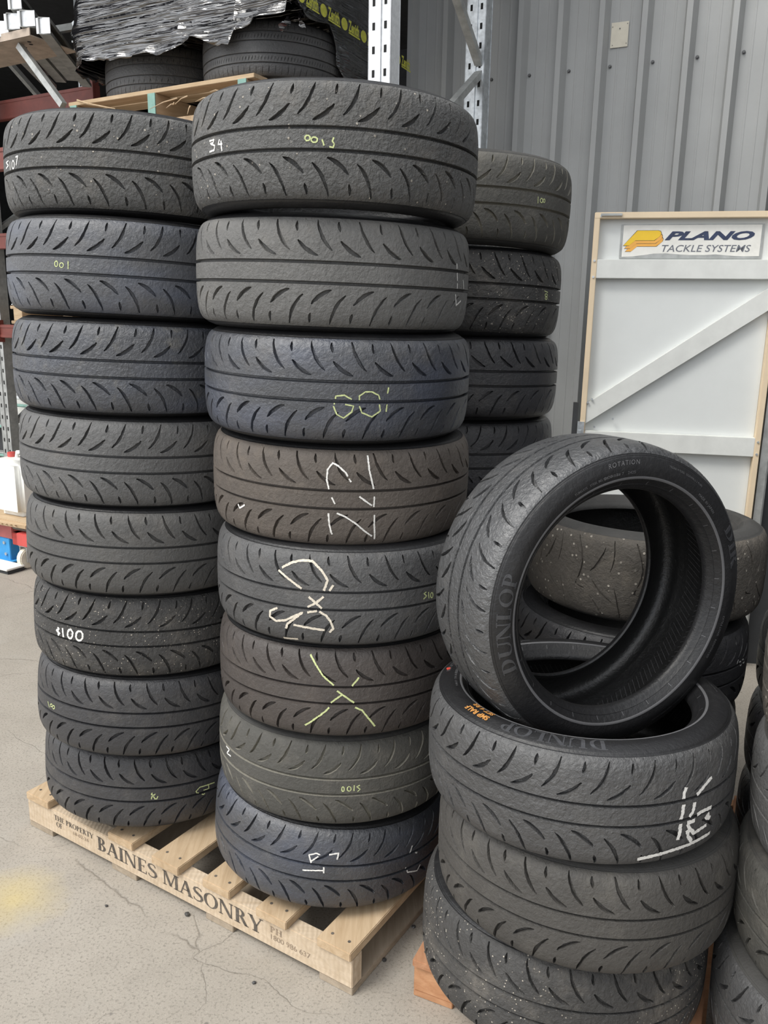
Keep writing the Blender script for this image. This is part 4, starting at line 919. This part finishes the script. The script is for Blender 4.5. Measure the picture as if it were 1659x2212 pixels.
# two road tyres on that pallet and the film-wrapped ones above
for s, off, pat, lab in ((.835, .405, 'R1', 'left road tyre with blocky sipes under the black film on the rack pallet'), (.165, .365, 'R2', 'right road tyre with four straight grooves under the black film on the rack pallet')):
    p = P0+MRK @ Vector((-s, off, 2.603+.1195))
    t = make_tyre(lab, p, MRK, pat, 'grey', 'side', random.random(), 'road tyres on the rack pallet')
tW = rthing('wrapped_load', 'tyres wrapped in shiny creased black film up on the rack, yellow printed tape', 'wrapped load')
def wrap():
    # rounded rectangle round four columns, ragged lower hem, drawn-in waist folds
    s0, s1, o0, o1 = -.172, 1.175, .020, 1.08
    path = []
    for cx, cy, a0, r in ((-s0-.07, o0+.07, -90, .07), (-s0-.30, o1-.30, 0, .30), (-s1+.30, o1-.30, 90, .30), (-s1+.14, o0+.14, 180, .14)):
        for i in range(9): a_ = R(a0+90*i/8); path.append((cx+r*math.cos(a_), cy+r*math.sin(a_), math.cos(a_), math.sin(a_)))
    dense = []
    for (a, b) in zip(path, path[1:]+path[:1]):
        L = math.hypot(b[0]-a[0], b[1]-a[1]); n = max(1, int(L/.028))
        for i in range(n):
            t = i/n; dense.append(tuple(a[j]+(b[j]-a[j])*t for j in range(4)))
    n = len(dense); zs = [0, .012, .03, .06, .10, .15, .2, .26, .32, .4, .5, .6, .72, .85]
    V = []; F = []
    hem = random.Random(5)
    hz = []
    for i, (x, y, nx, ny) in enumerate(dense):
        base = 2.742+.018*math.sin(x*5.1)+.009*math.sin(x*17+y*7)+hem.uniform(-.008, .008)
        if nx > .6: base = 2.835-.21*min(1, max(0, (y-.30)/.12))+.008*math.sin(y*23)
        if -.50 < x < -.22 and ny < -.5: base += .045*math.sin((x+.5)/.28*PI)
        if -.12 < x and ny < -.2: base += .05
        hz.append(base)
    for j, dz in enumerate(zs):
        for i, (x, y, nx, ny) in enumerate(dense):
            z = hz[i]*(1-min(1, dz/.85))+(2.80)*min(1, dz/.85)+dz
            q = .012*math.sin(17*z+3.1*x-2*y)+.010*math.sin(41*z-7*x+5*y)+.005*math.sin(83*z+11*x+13*y)
            flare = .035*math.exp(-dz/.02)*(.5+.5*math.sin(x*37+y*29)); pinch = -.05*math.exp(-((dz-.42)/.10)**2)
            d = q+flare*(1 if ny < .5 else .3)+pinch
            V.append((x+nx*d, y+ny*d, z))
    for j in range(len(zs)-1):
        for i in range(n):
            k = (i+1) % n; F.append((j*n+i, j*n+k, (j+1)*n+k, (j+1)*n+i))
    top = len(zs)-1
    V.append((-.5, .55, 3.70)); F += [(top*n+i, top*n+(i+1) % n, len(V)-1) for i in range(n)]
    me = mesh(V, F, True)
    o = link('film', me, MT['film'], tW)
    sd = o.modifiers.new('thickness', 'SOLIDIFY'); sd.thickness = .0015
    # ragged gathered tail at the right front corner
    mb = MB(); rr = random.Random(11)
    for k in range(26):
        p = Vector((.150+rr.uniform(-.03, .03), .10+rr.uniform(-.05, .05), 2.98-k*.0075)); L = rr.uniform(.02, .06)
        dr = Vector((rr.uniform(-.4, 1), rr.uniform(-1, .1), rr.uniform(-1.0, .1))).normalized(); sd_ = Vector((rr.uniform(-1, 1), rr.uniform(-1, 1), rr.uniform(-1, 1))).normalized()*rr.uniform(.008, .02)
        q = p+dr*L; m = (p+q)/2+sd_*.6
        mb.add([p-sd_, p+sd_, m+sd_*1.2, q+sd_*.4, q-sd_*.3, m-sd_], [(0, 1, 2, 5), (5, 2, 3, 4)])
    mb.build('torn_edge', MT['film'], tW)
wrap()
def tape():
    # printed tape runs level along the right flank of the load
    x = .193
    def pt(a, b): return Vector((x, a, 2.885-.03*a+b))
    for k in range(-1, 5):
        c = .241+.166*k
        link('tape_print', mesh([pt(c+.026*math.cos(2*PI*q/16), .025*math.sin(2*PI*q/16)) for q in range(16)], [tuple(range(16))]), MT['tape_yellow'], tW)
        V_, F_ = text_geo('Zenith', .062, 0, .002)
        link('tape_print', mesh([pt(c+.036+u_*.54, v_-.016) for u_, v_, _ in V_], F_), MT['tape_yellow'], tW)
        link('tape_print', mesh([pt(c+.036, -.026), pt(c+.134, -.026), pt(c+.134, -.020), pt(c+.036, -.020)], [(0, 1, 2, 3)]), MT['tape_yellow'], tW)
    for s_, z in ((0, 2.95), (.03, 2.87), (.0, 3.20), (.05, 3.14)):
        link('tape_print', mesh([(-1.192+.0, .20+s_+.02*math.cos(2*PI*k/14), z+.034*math.sin(2*PI*k/14)) for k in range(14)], [tuple(range(14))]), MT['tape_yellow'], tW)
tape()
# purlin offcuts and the wide channel at the top left
def channel(mb, a, b, w, h, t=.004):
    a, b = Vector(a), Vector(b); x = (b-a).normalized(); L = (b-a).length; y = Vector((0, 0, 1)).cross(x).normalized(); z = x.cross(y); M = Matrix((x, y, z)).transposed(); c = (a+b)/2
    mb.box(c+z*(h/2), (L, w, t), M); mb.box(c-z*(h/2), (L, w, t), M); mb.box(c+y*(w/2), (L, t, h), M)
    for s_ in (-1, 1): mb.box(c-y*(w/2-.002)+z*s_*(h/2-.008), (L, t, .016), M)
t = rthing('steel_channel', 'wide flat beige steel channel under the purlin ends at the upper left', 'steel channel')
mb = MB(); mb.box((-1.70, .07, 2.900), (.82, .28, .005)); mb.box((-1.70, -.07, 2.915), (.82, .005, .035)); mb.build('web', plain('dull_beige_steel', (.46, .38, .31), .6, .2, var=.25), t)
mb = MB()
for s_, o_ in ((1.44, 0), (1.40, .02), (1.47, .04), (1.375, -.01)): mb.tube([(-s_, o_, 2.8975), (-s_, o_, 2.8965)], .010, 8)
mb.build('hole', MT['black'], t)
PUR = [(1.50, 2.955, .10, 'tall galvanised purlin end at the left of the upper left bundle'), (1.405, 2.975, .085, 'galvanised purlin end second from the left of the upper left bundle'), (1.30, 2.972, .095, 'galvanised purlin end third from the left of the upper left bundle'),
       (1.375, 3.058, .075, 'galvanised purlin end lying on top of the upper left bundle'), (1.185, 2.925, .075, 'short galvanised purlin end at the right of the upper left bundle')]
for s_, z, w_, lab in PUR:
    t = rthing('steel_purlin', lab, 'steel purlin', 'purlin ends on the rack')
    mb = MB(); channel(mb, (-s_, -.07, z), (-s_-.62, .72, z+.02), w_*.7, .070); mb.build('channel', MT['galv_dull'], t)
    mb = MB(); mb.box((-s_-.005, -.073, z), (w_*.95, .003, .068), Matrix.Rotation(.35, 3, 'Z')); mb.build('end_plate', MT['galv_light'], t)
t = rthing('steel_bracket', 'crumpled grey sheet-metal brackets hanging left of the wrapped load', 'bracket')
mb = MB(); mb.box((-1.10, .10, 2.93), (.13, .008, .17), Matrix.Rotation(.25, 3, 'Y')); mb.build('plate', MT['galv_dull'], t)
mb = MB(); mb.box((-1.13, .08, 2.955), (.045, .010, .07), Matrix.Rotation(-.45, 3, 'Y')); mb.box((-1.10, .07, 2.875), (.08, .05, .008), Matrix.Rotation(.2, 3, 'Y')); mb.build('flap', MT['galv'], t)
t = rthing('steel_strut', 'thin grey steel strut slanting down to the end of the rack pallet', 'strut')
mb = MB(); mb.bar((-1.435, -.02, 2.885), (-1.150, -.02, 2.585), .03, .03); mb.build('angle_bar', MT['galv_dull'], t)
t = rthing('steel_rail', 'long pale steel rail running back into the dark above the brackets', 'rail')
mb = MB(); mb.bar((-1.44, .16, 3.00), (-1.24, .40, 3.09), .04, .03); mb.build('rail', MT['galv_dull'], t)
# lower left corner of the shed
tP = rthing('pallet', 'small weathered pallet on the red beam at the left edge', 'pallet')
for z, mt in ((1.537, 'wood_y'), (1.638, 'wood_y')):
    for a in (.06, .30, .55, .80):
        mb = MB(); mb.box((-2.20, .80+a, z), (1.20, .095, .022)); mb.build('board', MT[mt], tP, bevel=.002)
for s_ in (1.65, 2.2, 2.70):
    mb = MB(); mb.box((-s_, 1.27, 1.588), (.09, .95, .078)); mb.build('bearer', MT['wood'], tP, bevel=.002)
t = rthing('wire_basket', 'loose grey wire mesh on the small pallet at the left edge', 'wire mesh')
mb = MB()
for k in range(12):
    u0 = k/11
    mb.tube([(-2.78+.03*u0, .82+.1*u0, 1.652+.002*k), (-2.66+.02*u0, .84+.2*u0, 1.70+.12*u0), (-2.45, .9+.4*u0, 1.74+.22*u0)], .0026, 5)
    mb.tube([(-2.78+.36*u0, .81, 1.655), (-2.70+.30*u0, .86, 1.70+.16*u0), (-2.60+.2*u0, 1.3, 1.90)], .0026, 5)
mb.build('wires', MT['galv'], t)
def gpt(s, off, z): return P0+MRK @ Vector((-s, off, z))
t = thing('jerrycan', 'white plastic jerrycan on splintered timber behind the left tyre stack', 'jerrycan', gpt(2.44, .42, .312), MRK)
mb = MB(); mb.box((.13, 0, .185), (.26, .22, .37)); mb.build('body', MT['white'], t, smooth=True, sharp=80, bevel=.035, seg=4)
mb = MB(); mb.tube([(.06, 0, .37), (.06, 0, .40)], .026, 14); mb.build('cap', MT['red_bright'], t, bevel=.002)
mb = MB(); mb.tube([(.11, 0, .365), (.12, 0, .405), (.19, 0, .412), (.22, 0, .365)], .013, 8); mb.build('handle', MT['white'], t, smooth=True)
t = rthing('timber_scrap', 'splintered timber slab under the white jerrycan', 'timber')
mb = MB(); mb.box((-2.34, .43, .292), (.62, .36, .036)); mb.box((-2.30, .25, .285), (.50, .06, .024), Matrix.Rotation(.06, 3, 'Z')); mb.build('slab', MT['wood'], t, bevel=.004)
for k in range(9):
    mb = MB(); p = Vector((-2.50+k*.045, .235, .286)); mb.tube([p, p+Vector((.05, -.05, -.02+.005*k))], [.005, .001], 5); mb.build('splinter', MT['wood'], t)
t = rthing('timber_block', 'rough grey timber block below the jerrycan slab', 'timber')
mb = MB(); mb.box((-2.15, .40, .256), (.20, .24, .034)); mb.box((-2.14, .40, .2565), (.16, .26, .022)); mb.build('block', MT['bark'], t, bevel=.006)
t = rthing('post_guard', 'faded red steel box on a blue bolted foot at the left edge', 'post guard')
mb = MB(); mb.box((-2.44, .38, .234), (.32, .16, .148)); mb.build('box', MT['pinkred'], t, bevel=.004)
mb = MB(); mb.box((-2.47, .38, .082), (.30, .15, .152)); mb.box((-2.46, .37, .006), (.36, .20, .012)); f_ = mb.build('foot', MT['bluepaint'], t, bevel=.004); f_['label'] = 'blue bolted foot'
for s_, z in ((2.37, .125), (2.36, .05), (2.45, .12), (2.45, .05)):
    mb = MB(); mb.tube([(-s_, .306, z), (-s_, .296, z)], .011, 6); mb.build('bolt', MT['galv'], f_)
t = rthing('trolley', 'low red trolley frame on a dirty white caster behind the left stack', 'trolley')
mb = MB(); mb.box((-1.91, .255, .198), (.55, .05, .082)); mb.box((-1.91, .62, .198), (.55, .05, .082)); mb.box((-2.16, .44, .198), (.05, .42, .082)); mb.build('frame', MT['red_bright'], t, bevel=.004)
CW = plain('caster_white', (.70, .66, .55), .6)
for s_, off in ((2.12, .28), (1.72, .28), (2.12, .58), (1.72, .58)):
    mb = MB(); mb.tube([(-s_-.022, off, .066), (-s_+.022, off, .066)], .066, 20); c_ = mb.build('caster_wheel', CW, t, bevel=.006)
    mb = MB(); mb.box((-s_-.032, off, .100), (.006, .05, .11)); mb.box((-s_+.032, off, .100), (.006, .05, .11)); mb.box((-s_, off, .150), (.075, .06, .008)); mb.tube([(-s_-.04, off, .066), (-s_+.04, off, .066)], .008, 8); mb.build('fork', MT['galv'], c_)
t = rthing('offcut_sheet', 'white-topped offcut board lying on the concrete at the left edge', 'offcut')
mb = MB(); mb.box((-2.24, .17, .030), (.30, .13, .012)); mb.build('white_face', MT['white'], t, bevel=.002)
mb = MB(); mb.box((-2.24, .175, .0125), (.29, .12, .024)); mb.build('dark_core', MT['dark_strip'], t, bevel=.002)
t = rthing('shelf_stand', 'green tubular stand with shelves deep in the shed at the left', 'stand')
for z in (.50, .73, .91):
    mb = MB(); mb.tube([(-3.95, 1.10, z), (-3.02, 1.10, z)], .012, 8); mb.tube([(-3.95, 1.62, z), (-3.02, 1.62, z)], .012, 8)
    for q in (-3.95, -3.02): mb.tube([(q, 1.10, z), (q, 1.62, z)], .012, 8)
    mb.build('rail', MT['green'], t, smooth=True)
for z in (.52, .745):
    mb = MB(); mb.box((-3.485, 1.36, z), (.93, .52, .012)); mb.build('shelf', MT['galv_dull'], t)
for q in (-3.95, -3.02):
    for off in (1.10, 1.62):
        mb = MB(); mb.tube([(q, off, 0), (q, off, 1.15)], .014, 8); mb.build('leg', MT['galv_dull'], t, smooth=True)
t = rthing('carton', 'dark carton with a red printed panel on the stand behind the jerrycan', 'carton')
mb = MB(); mb.box((-3.40, 1.36, .627), (.70, .40, .20)); mb.build('box', MT['dark_strip'], t, bevel=.004)
mb = MB(); mb.box((-3.28, 1.158, .690), (.42, .003, .065)); pn = mb.build('printed_panel', MT['pinkred'], t)
V, F = text_geo('Zenith', .075, 0, .001); link('print', mesh([(-3.27+x, 1.1555, .668+y) for x, y, _ in V], F), MT['ink'], t)
V, F = text_geo('$CLEAR', .06, 0, .001); link('print', mesh([(-3.27+x, 1.1555, .59+y) for x, y, _ in V], F), MT['sign_white'], t)
t = thing('white_tub', 'pale plastic tub on the green stand above the carton', 'tub', gpt(3.30, 1.34, .752), MRK)
mb = MB(); mb.tube([(0, 0, 0), (0, 0, .20)], [.17, .19], 24); mb.build('body', MT['white'], t, smooth=True, sharp=60)
mb = MB(); mb.tube([(0, 0, .20), (0, 0, .222)], .195, 24); mb.build('lid', MT['galv_light'], t)
# loose bits on the concrete
for k, (x, y, sz) in enumerate(((.02, 1.78, .007), (-.30, 1.70, .006), (-.52, 1.93, .009), (-.05, 1.50, .006), (-.75, 1.96, .005), (.10, 1.90, .006))):
    mb = MB(); 
    bm = bmesh.new(); bmesh.ops.create_icosphere(bm, subdivisions=1, radius=sz)
    rr = random.Random(k)
    for v_ in bm.verts: v_.co *= rr.uniform(.7, 1.2); v_.co.z *= .6
    me = bpy.data.meshes.new('m'); bm.to_mesh(me); bm.free()
    o = link('pebble', me, MT['screw']); o.location = (x, y, sz*.45)
    setp(o, 'small dark pebble lying loose on the concrete near the lettered pallet', 'pebble', 'pebbles on the concrete')
